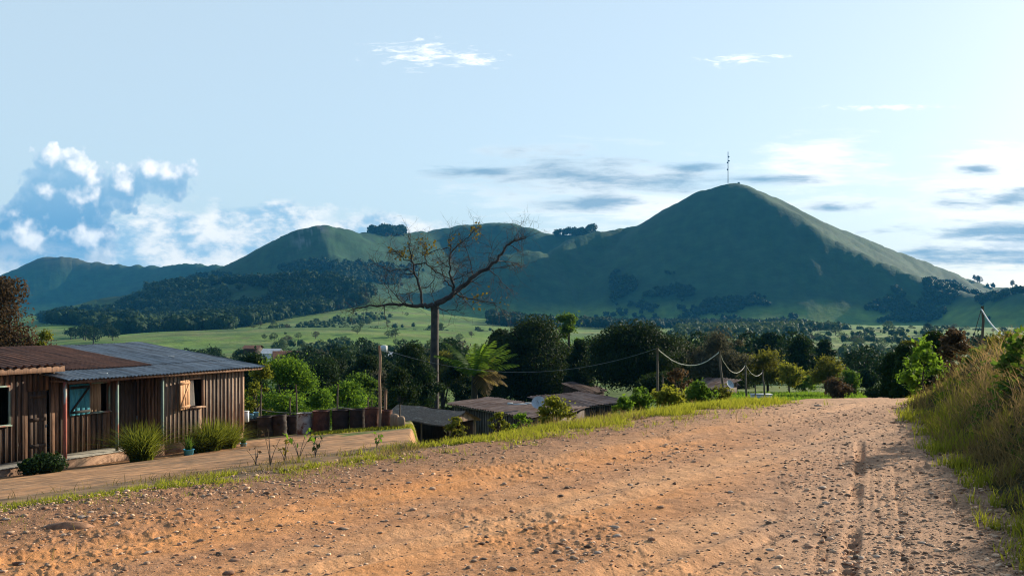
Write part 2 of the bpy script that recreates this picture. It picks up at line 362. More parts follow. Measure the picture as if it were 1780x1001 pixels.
Z = np.where(road_cut(X, Y) & (Y > 2) & (Y < 26), Z-.05, Z)
Cc = terr_color(X, Y, Z)
V = np.stack([X, Y, Z], -1).reshape(-1, 3)
Fc = grid_faces(nr_, len(az), True)
V = np.concatenate([V, [[0, 0, -.02]]]); k0 = len(V)-1; m_ = len(az)
tri = np.stack([np.full(m_, k0), (np.arange(m_)+1) % m_, np.arange(m_)], -1)
GM = ground_mat('ground_soil_and_grass', (.035, 1.7), [(.12, .5, 2.4), (2.2, .25, .06), (14, .4, .02)], .38)
tag(mesh_np('ground', V, [Fc[:, ::-1], tri[:, ::-1]], GM, None, True, np.concatenate([Cc.reshape(-1, 3), [[.3, .17, .1]]])), kind='structure')

# ------------------------------------------------------------------ dirt road (fine sheet)
azr = np.radians(np.concatenate([np.arange(-62, -31, 1.0), np.arange(-31, 30, .05), np.arange(30, 62, 1.0)]))
rr = 3.2*(26/3.2)**(np.arange(520)/519.)
A, R_ = np.meshgrid(azr, rr); X = R_*np.sin(A); Y = R_*np.cos(A)
TX = [1.66, 2.18, 2.43, 2.74, 3.36, 3.84, 4.78, 5.6, 6.7]; TY = [5.0, 6.49, 7.16, 7.99, 9.71, 11.0, 13.68, 16, 19]
def road_detail(X, Y):
    sl = s_left(X, Y); a = (X-LP[0])*LU[0]+(Y-LP[1])*LU[1]
    across = sl+.35*fbm(a/4, sl/6, 61, 2)
    d = .022*fbm(across/.75, a/5.5, 62, 4)+.010*fbm(X/.5, Y/.5, 63, 4)+.008*fbm(X/.09, Y/.09, 64, 3)
    gmask = ss(fbm(X/1.6, Y/1.6, 70, 3), -.1, .35)
    d += gmask*.014*ss(fbm(X/.05, Y/.05, 65, 2), .15, .6)
    # diagonal wheel ruts that cross the road towards the crest
    for off, dep, w in ((-1.7, .05, .12), (-3.1, .045, .14), (-3.5, .03, .09), (-4.9, .05, .13), (-5.25, .03, .08)):
        q = sl-off+.16*fbm(a/3.2, off+0*a, 66, 3)
        br = .35+.65*ss(fbm(a/1.6+off*3, 0*a, 67, 2), -.4, .3)
        d -= dep*np.exp(-(q/w)**2)*br; d += dep*.5*np.exp(-((np.abs(q)-w*1.9)/(w*.7))**2)*br
    # tyre track on the right
    tx = X-np.interp(Y, TY, TX)+.008*fbm(Y/1.2, 0*Y, 68, 2)
    inn = ss(Y, 5, 5.6)*(1-ss(Y, 11.5, 14.6))
    d *= 1-.6*inn*np.exp(-(tx/.5)**4)
    deep = ss(fbm(Y/.55, 0*Y+3, 69, 2), -.55, .0)
    d -= inn*.055*np.exp(-(tx/.06)**4)*(.1+.9*deep)*(1+.35*np.sin(Y*2*PI/.13))
    
    for off, dd in ((-.42, .010), (-.33, .013), (-.25, .013), (-.18, .010), (.13, .010), (.20, .013), (.28, .010), (.38, .016)):
        d -= .9*inn*dd*(.3+.7*ss(fbm(Y/.9+off*9, 0*Y, 57, 2), -.3, .3))*np.exp(-((tx-off)/.018)**2)*(.6+.4*np.sin(Y*2*PI/.11+off*40))
    d -= inn*.012*np.exp(-((tx-.42)/.05)**2)*(np.sin(Y*2*PI/.16) > 0)
    dk = 1-ss(Y, 8.2, 9.0)
    for off in (-.62, .02, -.2):
        d -= .016*dk*ss(fbm(Y/.5, X/.3, 58, 2), -.3, .2)*np.exp(-((tx-off)/.05)**4)*(np.sin(Y*2*PI/.085) > -.1)
    return d
dd = road_detail(X, Y)
edge = np.minimum(-s_left(X, Y)+.35*fbm(X/.8, Y/.8, 71, 3), -s_right(X, Y)+.3*fbm(X/.6, Y/.6, 72, 3))
Z = H(X, Y)+.016+dd-.075*(1-ss(edge, -.35, .05))
sl = s_left(X, Y); sr = s_right(X, Y); a_ = (X-LP[0])*LU[0]+(Y-LP[1])*LU[1]
st = fbm(sl/.8, a_/6, 73, 4); sp = fbm(X/.35, Y/.35, 74, 4); big = fbm(X/2.5, Y/2.5, 75, 3)
orange = np.array([.60, .265, .095]); tan = np.array([.58, .30, .14]); brown = np.array([.25, .125, .066]); pink = np.array([.44, .25, .145])
w = ss(st+.3*sp, -.3, .4)[..., None]; C = orange*w+tan*(1-w)
st2 = fbm(sl/.28, a_/5, 173, 3); w = (.38*ss(st2, .05, .4))[..., None]; C = C*(1-w)+brown*1.35*w
w = ((1-ss(-sl+.5*st+.4*sp, .4, 2.3))*.85)[..., None]; C = C*(1-w)+brown*w
w = ss(sr+.5*sp+.3*big, -2.6, -.9)[..., None]; C = C*(1-w)+pink*w
w = (ss(sp+.6*big, .35, .75)*.5)[..., None]; C = C*(1-w)+brown*w
w = (ss(Y, 13, 18)*.45)[..., None]; C = C*(1-w)+np.array([.56, .32, .18])*w
wr_ = np.clip(np.exp(-((sl+2.5+.3*sp)/.45)**2)+np.exp(-((sl+4.25+.3*sp)/.4)**2), 0, 1)[..., None]*.5; C = C*(1-wr_)+brown*1.3*wr_
C *= (1+.22*fbm(X/.06, Y/.06, 76, 2))[..., None]
Vr = np.stack([X, Y, Z], -1).reshape(-1, 3); Fr = grid_faces(*X.shape)
keep = (edge.ravel() > -.45)[Fr].all(1); Fr = Fr[keep]
used = np.unique(Fr); mp = np.full(len(Vr), -1); mp[used] = np.arange(len(used))
RM = ground_mat('road_earth', (3.5, 26), [(9, .5, .03), (38, .8, .014), (110, .7, .006)], .24, .9)
b = NB(RM.node_tree); tc_ = RM.node_tree.nodes['Texture Coordinate'].outputs['Object']; P_ = RM.node_tree.nodes['Principled BSDF']; src = P_.inputs['Base Color'].links[0].from_socket
g1 = b.noise(tc_, 75, 3, .7); g2 = b.noise(tc_, 34, 4, .75); pt = b.mr(b.noise(tc_, 1.1, 4, .6), .35, .65, .25, 1)
c_ = b.mix(b.math('MULTIPLY', b.mr(g1, .56, .66), b.math('MULTIPLY', pt, .75)), src, (.10, .05, .03))
c_ = b.mix(b.math('MULTIPLY', b.mr(g2, .60, .70), b.math('MULTIPLY', pt, .8)), c_, (.12, .065, .04))
c_ = b.mix(b.math('MULTIPLY', b.mr(g1, .43, .33), b.math('MULTIPLY', pt, .6)), c_, (.62, .46, .34))
b.l(c_, P_.inputs['Base Color'])
tag(mesh_np('dirt_road', Vr[used], mp[Fr][:, ::-1], RM, None, True, np.clip(C, .02, .9).reshape(-1, 3)[used]), kind='structure')
def roadz(x, y): return H(x, y)+.016+road_detail(x, y)

# ------------------------------------------------------------------ stones and gravel
ICO_V = None
def ico():
    t = (1+5**.5)/2
    v = np.array([(-1, t, 0), (1, t, 0), (-1, -t, 0), (1, -t, 0), (0, -1, t), (0, 1, t), (0, -1, -t), (0, 1, -t), (t, 0, -1), (t, 0, 1), (-t, 0, -1), (-t, 0, 1)], float)
    v /= np.linalg.norm(v[0])
    f = np.array([(0, 11, 5), (0, 5, 1), (0, 1, 7), (0, 7, 10), (0, 10, 11), (1, 5, 9), (5, 11, 4), (11, 10, 2), (10, 7, 6), (7, 1, 8), (3, 9, 4), (3, 4, 2), (3, 2, 6), (3, 6, 8), (3, 8, 9), (4, 9, 5), (2, 4, 11), (6, 2, 10), (8, 6, 7), (9, 8, 1)])
    return v, f
IV, IF = ico()
def ico2():
    V = list(map(tuple, IV)); E = {}; Fo = []
    def mid(a, b):
        k = (min(a, b), max(a, b))
        if k not in E:
            m = (np.array(V[a])+np.array(V[b])); m /= np.linalg.norm(m); V.append(tuple(m)); E[k] = len(V)-1
        return E[k]
    for a, b, c in IF:
        x, y, z = mid(a, b), mid(b, c), mid(c, a); Fo += [(a, x, z), (b, y, x), (c, z, y), (x, y, z)]
    return np.array(V), np.array(Fo)
IV2, IF2 = ico2()
def pebbles(rng, P, size, flat=(.35, .7)):
    n = len(P); base = IV[None]*(1+rng.uniform(-.3, .3, (n, 12, 1)))
    sc = np.stack([size*rng.uniform(.7, 1.4, n), size*rng.uniform(.7, 1.4, n), size*rng.uniform(*flat, n)], -1)
    V = base*sc[:, None]; a = rng.uniform(0, 2*PI, n); c, s_ = np.cos(a), np.sin(a)
    x = V[..., 0]*c[:, None]-V[..., 1]*s_[:, None]; y = V[..., 0]*s_[:, None]+V[..., 1]*c[:, None]
    V = np.stack([x, y, V[..., 2]], -1)+P[:, None]
    Fx = IF[None]+(np.arange(n)*12)[:, None, None]
    return V.reshape(-1, 3), Fx.reshape(-1, 3)
rng = np.random.default_rng(5)
def windrow(s_, sr_): return np.clip(np.exp(-((s_+.2)/.8)**2)+.8*np.exp(-((s_+2.5)/.38)**2)+.7*np.exp(-((s_+4.25)/.35)**2)+ss(sr_, -1.9, -.7)+.5*np.exp(-((sr_+2.9)/.35)**2), 0, 1)
def road_pts(n, y0=5.2, y1=19):
    y = y0*(y1/y0)**rng.uniform(0, 1, n); x = rng.uniform(-.56, .56, n)*y
    ok = (s_left(x, y) < .9) & (s_right(x, y) < .35); return x[ok], y[ok]
x, y = road_pts(90000)
dens = .16+.55*ss(fbm(x/.9, y/.9, 81, 3), .05, .5)+.55*ss(s_right(x, y), -2.4, -.8)+.35*(1-ss(-s_left(x, y), .5, 2.5))
dens = (.05+dens*(.25+.95*windrow(s_left(x, y)+.3*fbm(x/1.5, y/1.5, 88, 2), s_right(x, y))));  k = rng.uniform(0, 1, len(x)) < dens; x, y = x[k], y[k]
sz = .0028+.0068*rng.exponential(.6, len(x))**1.25; sz = np.minimum(sz, .028)
zz = roadz(x, y)
V, Fx = pebbles(rng, np.stack([x, y, zz+sz*.12], -1), sz)
tag(mesh_np('gravel', V, Fx, PEB), 'loose gravel and grit strewn over the dirt road', 'gravel', kind='stuff')
x, y = road_pts(2200)
k = (fbm(x/.7, y/.7, 84, 3) > .05); x, y = x[k], y[k]; sz = .008+.013*rng.exponential(.5, len(x)); sz = np.minimum(sz, .04)
V, Fx = pebbles(rng, np.stack([x, y, roadz(x, y)], -1), sz, (.3, .6))
tag(mesh_np('earth_clods', V, Fx, CLOD), 'crumbly reddish clods of earth scattered over the dirt road', 'clods', kind='stuff')
def big_stone(x, y, r, flat, mat, label, group=None, name='stone', sd=0):
    rg = np.random.default_rng(int(x*1000+y*77)+sd+9000); v = IV2*(1+.28*(vn(IV2[:, 0]*1.7+x*9, IV2[:, 1]*1.7+y*5+IV2[:, 2]*2.3, 3)[:, None]-.5)*2)
    v = v*(1+rg.uniform(-.05, .05, (len(v), 1)))*np.array([r*rg.uniform(.9, 1.4), r*rg.uniform(.7, 1.05), r*flat])
    a = rg.uniform(0, PI); v = v@rotz(a).T
    z = float(roadz(np.array([x]), np.array([y]))[0]) if s_left(x, y) < .3 else gz(x, y)
    o = mesh_np(name, v, IF2, mat); o.location = (x, y, z+r*flat*.25); return tag(o, label, 'stone', group)
def gpt(px, py, z=0):
    Yd = (EYE-z)*F/(py-HY); return (px-CX)/F*Yd, Yd
nm = [  # px, py, size px, label
 (1069, 907, 11, 'larger grey stone on the road, upper of a close pair left of the tyre track'),
 (1072, 921, 12, 'wide grey stone just below its twin in the orange road near the bottom centre'),
 (1060, 997, 13, 'wide flat pale stone at the bottom edge of the road'),
 (1040, 953, 9, 'dark-sided stone on the orange road between the paired stones and the bottom edge'),
 (1562, 978, 8, 'round grey stone right of the tyre track near the bottom of the road'),
 (1498, 957, 9, 'flat pale stone on the tyre track, left of a second flat pale stone'),
 (1525, 954, 9, 'flat pale stone on the tyre track, right one of two flat pale stones'),
 (1566, 921, 9, 'dark jagged clod of earth just right of the tyre track'),
 (1430, 841, 9, 'white pebble like scrap lying left of the deep tyre rut'),
 (1436, 864, 9, 'pale flat stone below the white scrap left of the tyre rut'),
 (1270, 846, 7, 'grey stone on the open middle of the road, left of the tyre track'),
 (158, 886, 6, 'upright brown stone beside the grass verge at the lower left'),
 (142, 893, 8, 'pale pinkish stone at the left road edge beside an upright brown one'),
 (11, 900, 7, 'orange stone at the far left edge of the road'),
 (275, 927, 9, 'grey stone on the left roadside, below the brown earth ridge'),
 (755, 997, 10, 'flat grey stone at the bottom edge left of centre'),
 (1648, 788, 6, 'small dark stone at the right road edge before the grass'),
 (1620, 850, 5, 'dark stone near the right grass edge, nearer than its neighbour'),
 (1487, 704, 8, 'grey rock sitting on the crest of the road'),
 (1422, 702, 7, 'flat grey rock on the crest beside the green lawn'),
]
for px, py, s_, lab in nm:
    xx, yy = gpt(px, py); big_stone(xx, yy, .8*s_*yy/F, .42, ROCK, lab)
xx, yy = gpt(115, 911); 
for i in range(3): pass
mbr = MB(); rg = np.random.default_rng(8)
v = IV2*np.array([.20, .07, .05])*(1+.25*rg.uniform(-1, 1, (len(IV2), 1)))
o = mesh_np('earth_ridge', v, IF2, CLOD); o.location = (xx, yy, gz(xx, yy)+.02); o.rotation_euler = (0, 0, .15)
tag(o, 'low crumbling ridge of reddish earth at the lower left road edge', 'earth lump')
for i in range(60):
    x, y = road_pts(1, 6, 15)
    if len(x) == 0: continue
    big_stone(float(x[0]), float(y[0]), rng.uniform(.014, .031), .36, ROCK if i % 3 else CLOD, 'fist-sized loose stone lying on the orange dirt road', 'loose stones scattered on the road', sd=i)

# ------------------------------------------------------------------ grass
def blades(rng, P, h, w, lean=.45, lean_dir=None, segs=3):
    n = len(P); w = np.broadcast_to(np.asarray(w, float), (n,)); a = rng.uniform(0, 2*PI, n); ld = a if lean_dir is None else lean_dir+rng.normal(0, .7, n)
    D = np.stack([np.cos(ld), np.sin(ld), 0*ld], -1); Wd = np.stack([np.cos(a), np.sin(a), 0*a], -1)
    ln = np.abs(rng.normal(0, lean, n))+.05
    V = []
    for i in range(segs+1):
        t = i/segs; c = P+D*(h*ln*t**2*1.0)[:, None]+np.array([0, 0, 1.])*(h*(t-.32*ln*t*t))[:, None]
        ww = (w*(1-t**1.6)*.5+w*.03)[:, None]*Wd
        V += [c-ww, c+ww]
    V = np.stack(V, 1); K = 2*(segs+1)
    q = np.array([[2*i, 2*i+1, 2*i+3, 2*i+2] for i in range(segs)])
    return V.reshape(-1, 3), (q[None]+(np.arange(n)*K)[:, None, None]).reshape(-1, 4)
def grass_obj(name, rng, x, y, h, w, mat, label, cat='grass', **k):
    z = H(x, y)-.01; V, Fx = blades(rng, np.stack([x, y, z], -1), h, w, **k)
    return tag(mesh_np(name, V, Fx, mat), label, cat, kind='stuff')
rng = np.random.default_rng(11)
# right bank
def bank_pts(n, y0, y1, s0, s1, tuft=0):
    y = y0*(y1/y0)**rng.uniform(0, 1, n); s_ = s0+(s1-s0)*rng.uniform(0, 1, n)**1.2; x = np.interp(y, RY, RX)+s_/.93
    if tuft:
        nt = n//tuft; c = rng.integers(0, nt, n); x = x[c]+rng.normal(0, .05, n)*(1+y[c]*.03); y = y[c]+rng.normal(0, .05, n)*(1+y[c]*.03)
    return x, y
x, y = bank_pts(44000, 5, 30, .35, 8, 14); sr = s_right(x, y)
hh = rng.uniform(.35, 1.0, len(x))*(.7+.3*ss(y, 7, 13))*ss(sr, -.5, 1.8)*(.75+.5*fbm(x/1.3, y/1.3, 91, 2))
grass_obj('dry_grass', rng, x, y, np.maximum(hh, .06), .007+.0006*y, L['dry'], 'tall brown dry grass covering the bank right of the road', lean=.55)
x, y = bank_pts(15000, 5, 26, .8, 7, 18); sr = s_right(x, y)
hh = rng.uniform(.4, 1.15, len(x))*ss(sr, -.2, 2.0)
grass_obj('straw_grass', rng, x, y, np.maximum(hh, .06), .005+.0005*y, L['straw'], 'pale straw stems standing in the roadside bank on the right', lean=.5)
x, y = bank_pts(30000, 5.3, 22, .1, 3.4, 22); sr = s_right(x, y)
k = fbm(x/.6, y/.6, 92, 3) > -.04; x, y, sr = x[k], y[k], sr[k]
hh = rng.uniform(.14, .48, len(x))*(.35+.65*ss(sr, -.1, 1.2))
grass_obj('green_grass', rng, x, y, hh, .006+.0005*y, L['grass'], 'yellow green grass tufts along the right edge of the road', lean=.35)
x, y = bank_pts(12000, 7, 34, 1.6, 9, 20)
k = fbm(x/1.2, y/1.2, 94, 3) > -.02; x, y = x[k], y[k]
grass_obj('lush_grass', rng, x, y, rng.uniform(.5, 1.15, len(x)), .012+.0006*y, L['clump'], 'long green grass growing through the dry bank on the right', lean=.5)
# creeping stems and small leaves on the bank
x, y = bank_pts(80000, 5.5, 30, .35, 8, 0); sr = s_right(x, y)
z = H(x, y)+rng.uniform(0, .75, len(x))*ss(sr, .2, 2.2); k = fbm(x/.7, y/.7, 95, 3) > -.05; P = np.stack([x, y, z], -1)[k]
U = rdir(rng, len(P))*(.018+.0014*P[:, 1:2]); Vv = np.cross(U, rdir(rng, len(P)))*.7
V, Fx = quads(P, U, Vv); tag(mesh_np('bank_weeds', V, Fx, L['grey']), 'low leafy weeds tangled in the dry grass on the right bank', 'weeds', kind='stuff')
x, y = bank_pts(46000, 6, 30, .7, 8, 0); sr = s_right(x, y)
k = fbm(x/.8, y/.8, 193, 3) > .08; z = H(x, y)+rng.uniform(.1, .95, len(x))*ss(sr, .2, 2.2); P = np.stack([x, y, z], -1)[k]
U = rdir(rng, len(P))*(.02+.0018*P[:, 1:2]); Vv = np.cross(U, rdir(rng, len(P)))*.7
V, Fx = quads(P, U, Vv); tag(mesh_np('bank_leaves', V, Fx, L['mid']), 'patches of green broad-leaved plants climbing through the right bank', 'leafy plants', kind='stuff')
# left verge
def verge(n, s0, s1, a0, a1, pw=1.0):
    a = a0+(a1-a0)*rng.uniform(0, 1, n)**pw; s_ = rng.normal((s0+s1)/2, (s1-s0)/3, n)
    P = LP[None]+a[:, None]*LU+s_[:, None]*LN; return P[:, 0], P[:, 1], a, s_
x, y, a, s_ = verge(52000, -.25, 1.0, -1, 14.5)
nt = 4500; c = rng.integers(0, nt, len(x)); x = x[c]+rng.normal(0, .05, len(x)); y = y[c]+rng.normal(0, .05, len(x)); a = a[c]; s_ = s_[c]
k = (fbm(x/.7, y/.5, 96, 3)+.03*(a-3) > .12); x, y, a = x[k], y[k], a[k]
grass_obj('verge_grass', rng, x, y, rng.uniform(.03, .13, len(x))*(.6+.07*np.clip(a, 0, 14)), .005+.0004*y, L['grass'], 'strip of short yellow green grass along the left road edge', lean=.5)
x, y, a, s_ = verge(14000, -.4, 2.0, -2, 12)
k = (fbm(x/.7, y/.5, 98, 3) > .1); x, y, a = x[k], y[k], a[k]
grass_obj('verge_straw', rng, x, y, rng.uniform(.03, .14, len(x)), .005+.0004*y, L['dry'], 'dry brown grass mixed through the left verge', lean=.7)
# grass beside the drums and roadside beyond
x = rng.uniform(-8.0, -2.8, 9000); y = 40.6+rng.normal(0, .45, 9000)+(x+6)*.12
grass_obj('yard_grass', rng, x, y, rng.uniform(.05, .16, 9000), .03, L['grass'], 'short lit grass in front of the row of rusty drums', lean=.5)
x, y, a, s_ = verge(22000, .1, 2.6, 8, 17)
k = (fbm(x/.8, y/.8, 99, 3) > .08) & (CX+F*x/y < 1300) & (rng.uniform(0, 1, len(x)) > (CX+F*x/y-1040)/240); x, y, a = x[k], y[k], a[k]
grass_obj('roadside_grass', rng, x, y, rng.uniform(.04, .15, len(x)), .010, L['grass'], 'rank green roadside grass left of the road crest', lean=.5)
k = rng.uniform(0, 1, len(x)) < .35
grass_obj('roadside_dry_grass', rng, x[k]+.3, y[k], rng.uniform(.08, .26, k.sum()), .008, L['dry'], 'dry stalks standing in the roadside grass near the road crest', lean=.5)
x = rng.uniform(8, 36, 26000); y = rng.uniform(42, 78, 26000)
grass_obj('lawn', rng, x, y, rng.uniform(.08, .25, 26000), .09, L['bright'], 'bright green lawn below the crest behind the leaning poles', lean=.5)

# ------------------------------------------------------------------ vegetation generators
def crown_mesh(rng, lumps, n, leaf, deep=.30, droop=0., soft=False):
    lumps = np.array(lumps, float); c = lumps[:, :3]; r = lumps[:, 3:6]
    wgt = (r[:, 0]*r[:, 1]+r[:, 0]*r[:, 2]); idx = rng.choice(len(c), n, p=wgt/wgt.sum())
    d = rdir(rng, n); rr_ = (1-deep*rng.uniform(0, 1, n)**1.8+rng.normal(0, .05, n)) if not soft else np.abs(rng.normal(.62, .36, n))
    bump = 1+.16*(vn(d[:, 0]*3.1+idx*7.3, d[:, 1]*3.1+d[:, 2]*2.7, 5)-.5)*2
    P = c[idx]+d*r[idx]*(rr_*bump)[:, None]
    q = ((P[:, None]-c[None])/r[None]); q = (q**2).sum(-1); q[np.arange(n), idx] = 9
    k = (q.min(1) > (.10 if deep > .5 else .42)) | (rng.uniform(0, 1, n) < (.7 if soft else 0.)); P = P[k]; d = d[k]
    N = d+rdir(rng, len(P))*.9; N /= np.linalg.norm(N, axis=1, keepdims=True)
    U = np.cross(N, rdir(rng, len(P))); U /= np.linalg.norm(U, axis=1, keepdims=True); U[:, 2] -= droop
    Vv = np.cross(N, U); s_ = leaf*rng.uniform(.6, 1.35, (len(P), 1))
    return quads(P, U*s_*.62, Vv*s_*.42)
def lumps_for(rng, w, h, zb, style):
    # w crown width, h crown height, zb crown bottom
    Ls = []; R0 = w/2
    nl = {'dense': 22, 'loose': 24, 'sparse': 20, 'tall': 16}[style]
    for i in range(nl):
        a = rng.uniform(0, 2*PI); q = rng.uniform(0, 1)**.5; zt = rng.uniform(0, 1)
        env = math.sin(PI*min(1, .18+.72*zt))**.6 if style != 'tall' else .9-.3*zt
        rr_ = R0*{'dense': .34, 'loose': .27, 'sparse': .22, 'tall': .40}[style]*rng.uniform(.6, 1.35)
        q2 = max(0, R0*env-rr_)*q*1.05
        Ls.append((q2*math.cos(a), q2*math.sin(a), zb+rr_*.6+zt*max(.1, h-rr_*1.4), rr_*rng.uniform(.8, 1.4), rr_*rng.uniform(.8, 1.3), rr_*rng.uniform(.55, 1.0)))
    if style == 'dense': Ls += [(0, 0, zb+h*.48, R0*.64, R0*.64, h*.44), (-R0*.35, 0, zb+h*.35, R0*.5, R0*.5, h*.34), (R0*.35, 0, zb+h*.38, R0*.5, R0*.5, h*.36)]
    Ls.append((R0*.05, 0, zb+h-R0*.28, R0*.36, R0*.36, R0*.3))
    return Ls
def trunk_mb(rng, h, zb, r, lumps, n=7):
    mb = MB(); top = zb+(h-zb)*.35; bend = rng.normal(0, .04*h, 2)
    pts = [(bend[0]*t*t, bend[1]*t*t, top*t) for t in np.linspace(0, 1, 6)]
    pts[0] = (0, 0, -.3)
    mb.tube(pts, np.linspace(r*1.25, r*.6, 6), n)
    for i in rng.permutation(len(lumps))[:7]:
        Lp = lumps[i]; k = rng.uniform(.45, 1); a = np.array([bend[0]*k*k, bend[1]*k*k, top*k]); b_ = np.array(Lp[:3])
        m1 = a*.6+b_*.4+np.array([0, 0, .06*h]); mb.tube([a, m1, b_], [r*.5, r*.33, r*.12], 5)
    return mb
TREES = 0
MANGO_DEEP = .65
def tree(px, Yd, ytop, wpx, style='dense', leafm='dark', label='', name='tree', zb_frac=.25, leaf=None, n=None, bark=None, cat='tree', group=None, seed=None, hscale=1, base=None):
    global TREES; TREES += 1
    rg = np.random.default_rng(seed if seed is not None else 1000+TREES)
    x = (px-CX)/F*Yd; z = gz(x, Yd) if base is None else base; top = EYE-(ytop-HY)/F*Yd; h = max(.4, top-z); w = wpx/F*Yd*1.24
    zb = h*zb_frac; lumps = lumps_for(rg, w, h-zb, zb, style)
    leaf = leaf or max(.10, Yd/F*3.4)
    if n is None:
        area = PI*w*(h-zb)*1.3; n = int(min(52000, max(500, area/(leaf*leaf)*{'dense': 9.0, 'loose': 4.0, 'sparse': 1.6, 'tall': 5.5}[style])))
    e = empty(name, (x, Yd, z), label=label, cat=cat, group=group)
    V, Fx = crown_mesh(rg, lumps, n, leaf, MANGO_DEEP if style in ('dense', 'tall') else .3, soft=style in ('loose', 'sparse'))
    mesh_np('crown', V, Fx, L[leafm], e)
    trunk_mb(rg, h, zb, max(.035, .028*h), lumps).build('trunk', bark or BARK_D, e, True)
    return e
# big individual trees, nearest first
T = [
 (928, 92, 548, 165, 'dense', 'mango', 'big round dark mango tree standing behind the two tin-roofed cabins', .06),
 (868, 98, 572, 70, 'dense', 'mango', 'dark rounded tree against the left side of the big mango tree', .1),
 (988, 96, 544, 62, 'loose', 'mid', 'lighter green pointed tree against the right shoulder of the big mango tree', .12),
 (1008, 88, 590, 50, 'dense', 'dark', 'narrow dark tree filling the gap between the two large mango trees', .05),
 (1108, 84, 557, 168, 'dense', 'mango', 'wide low domed dark mango tree behind the first wire pole', .08),
 (1245, 80, 572, 108, 'loose', 'grey', 'thin greyish purple leaved tree above the leaning pole', .2),
 (1200, 86, 600, 60, 'loose', 'dark', 'dark shrubby tree between the wide mango tree and the greyish tree', .1),
 (1335, 82, 606, 92, 'loose', 'olive', 'rounded olive tree with yellow leaf tips behind the rightmost poles', .15),
 (1372, 76, 632, 55, 'loose', 'yellow', 'small yellow green tree at the foot of the rounded olive tree', .25),
 (1340, 150, 578, 52, 'dense', 'dark', 'round topped dark tree rising behind the yellow tipped olive tree', .3),
 (1392, 112, 583, 62, 'tall', 'dark', 'tall dark tree left of the olive tree by the road end', .15),
 (1436, 70, 617, 62, 'loose', 'olive', 'upright olive green tree on a thin trunk beyond the road crest', .28),
 (1432, 120, 590, 40, 'dense', 'dark', 'dark tree top showing just above the upright olive tree', .2),
 (1455, 58, 655, 52, 'loose', 'brown', 'reddish brown bush at the road crest under the upright olive tree', .05),
 (1476, 68, 640, 44, 'loose', 'mid', 'small green bush just right of the reddish brown bush', .1),
 (1506, 90, 640, 40, 'dense', 'dark', 'small dark tree in the dip beyond the road, nearest the dark right-hand thicket', .1),
 (1550, 42, 612, 44, 'dense', 'dark', 'dark leafy bush at the left end of the right-hand thicket', .1),
 (1572, 36, 600, 40, 'dense', 'dark', 'dark leafy bush behind the light green shrub on the right bank', .1),
 (1622, 30, 575, 76, 'dense', 'dark', 'round dark green tree topping the bank on the right', .1),
 (1605, 24, 588, 84, 'sparse', 'bright', 'light green open shrub with round leaves on the right bank', .05),
 (1658, 28, 572, 66, 'loose', 'brown', 'rusty red leaved shrub beside the round dark tree on the right bank', .1),
 (1700, 26, 600, 70, 'sparse', 'mid', 'loose green shrub right of the rusty red one on the bank', .05),
 (1752, 20, 575, 90, 'sparse', 'olive', 'thin olive shrub at the right edge of the picture', .02),
 (1790, 14, 565, 120, 'sparse', 'mid', 'wispy green shrub cut off by the right picture edge', .02),
 (1580, 60, 590, 50, 'loose', 'olive', 'olive coloured tree peeking over the dark thicket on the right', .2),
 (715, 66, 598, 84, 'dense', 'dark', 'dark thick tree just left of the tall bare tree trunk', .08),
 (690, 60, 640, 60, 'loose', 'mango', 'low dark bush tree right of the tall wooden pole', .05),
 (770, 88, 610, 70, 'loose', 'olive', 'olive thicket right behind the bare tree trunk', .1),
 (795, 82, 622, 60, 'loose', 'mango', 'dark thicket between the bare tree and the palm', .05),
 (495, 52, 618, 122, 'loose', 'bright', 'bright green leafy tree rising behind the house corner', .1),
 (455, 48, 632, 58, 'sparse', 'yellow', 'small yellowish tree next to the right eave of the house', .1),
 (440, 56, 615, 60, 'dense', 'dark', 'dark shrub directly behind the right eave of the house', .05),
 (560, 78, 622, 90, 'dense', 'dark', 'dark green tree behind the bright leafy tree', .05),
 (600, 50, 662, 88, 'loose', 'bright', 'low vivid green shrub behind the white and rusty drums', .05),
 (560, 47, 675, 60, 'loose', 'bright', 'small vivid green bush between the thin fence stakes', .05),
 (625, 62, 648, 76, 'loose', 'mid', 'mid green tree left of the tall wooden pole', .08),
 (640, 84, 618, 80, 'dense', 'mango', 'dark tree mass behind the tall wooden pole', .05),
 (575, 100, 620, 86, 'dense', 'mango', 'wide dark tree mass behind the vivid green shrub', .05),
 (655, 74, 645, 60, 'loose', 'grey', 'greyish thin tree just left of the tall wooden pole', .1),
 (510, 80, 640, 70, 'dense', 'mango', 'low dark tree behind the bright leafy tree', .05),
 (660, 100, 625, 80, 'dense', 'dark', 'dark tree behind the top of the tall wooden pole', .05),
 (735, 100, 618, 70, 'dense', 'mango', 'dark tree behind the foot of the bare trunk', .05),
 (825, 100, 618, 60, 'dense', 'mango', 'dark tree behind the palm', .05),
 (1150, 70, 645, 90, 'dense', 'mango', 'dark undergrowth below the wide mango tree', .02),
 (1310, 100, 620, 60, 'dense', 'dark', 'dark tree behind the wire poles', .1),
 (1255, 95, 640, 120, 'dense', 'mango', 'dark thicket behind the small hut', .02),
 (1400, 80, 645, 60, 'loose', 'mid', 'green bush behind the yellow hedge', .05),
 (1525, 120, 625, 60, 'dense', 'dark', 'dark tree in the valley behind the end of the road', .1),
 (1530, 60, 668, 50, 'dense', 'dark', 'dark low bush at the far left foot of the right bank', .02),
]
for px, Yd, yt, wp, stl, lm, lab, zf in T: tree(px, Yd, yt, wp, stl, lm, lab, name='bush' if ('bush' in lab or 'shrub' in lab or 'thicket' in lab) else ('mango_tree' if 'mango tree' in lab and lab.startswith(('big', 'wide')) else 'tree'), zb_frac=zf, cat='bush' if ('bush' in lab or 'shrub' in lab) else 'tree')
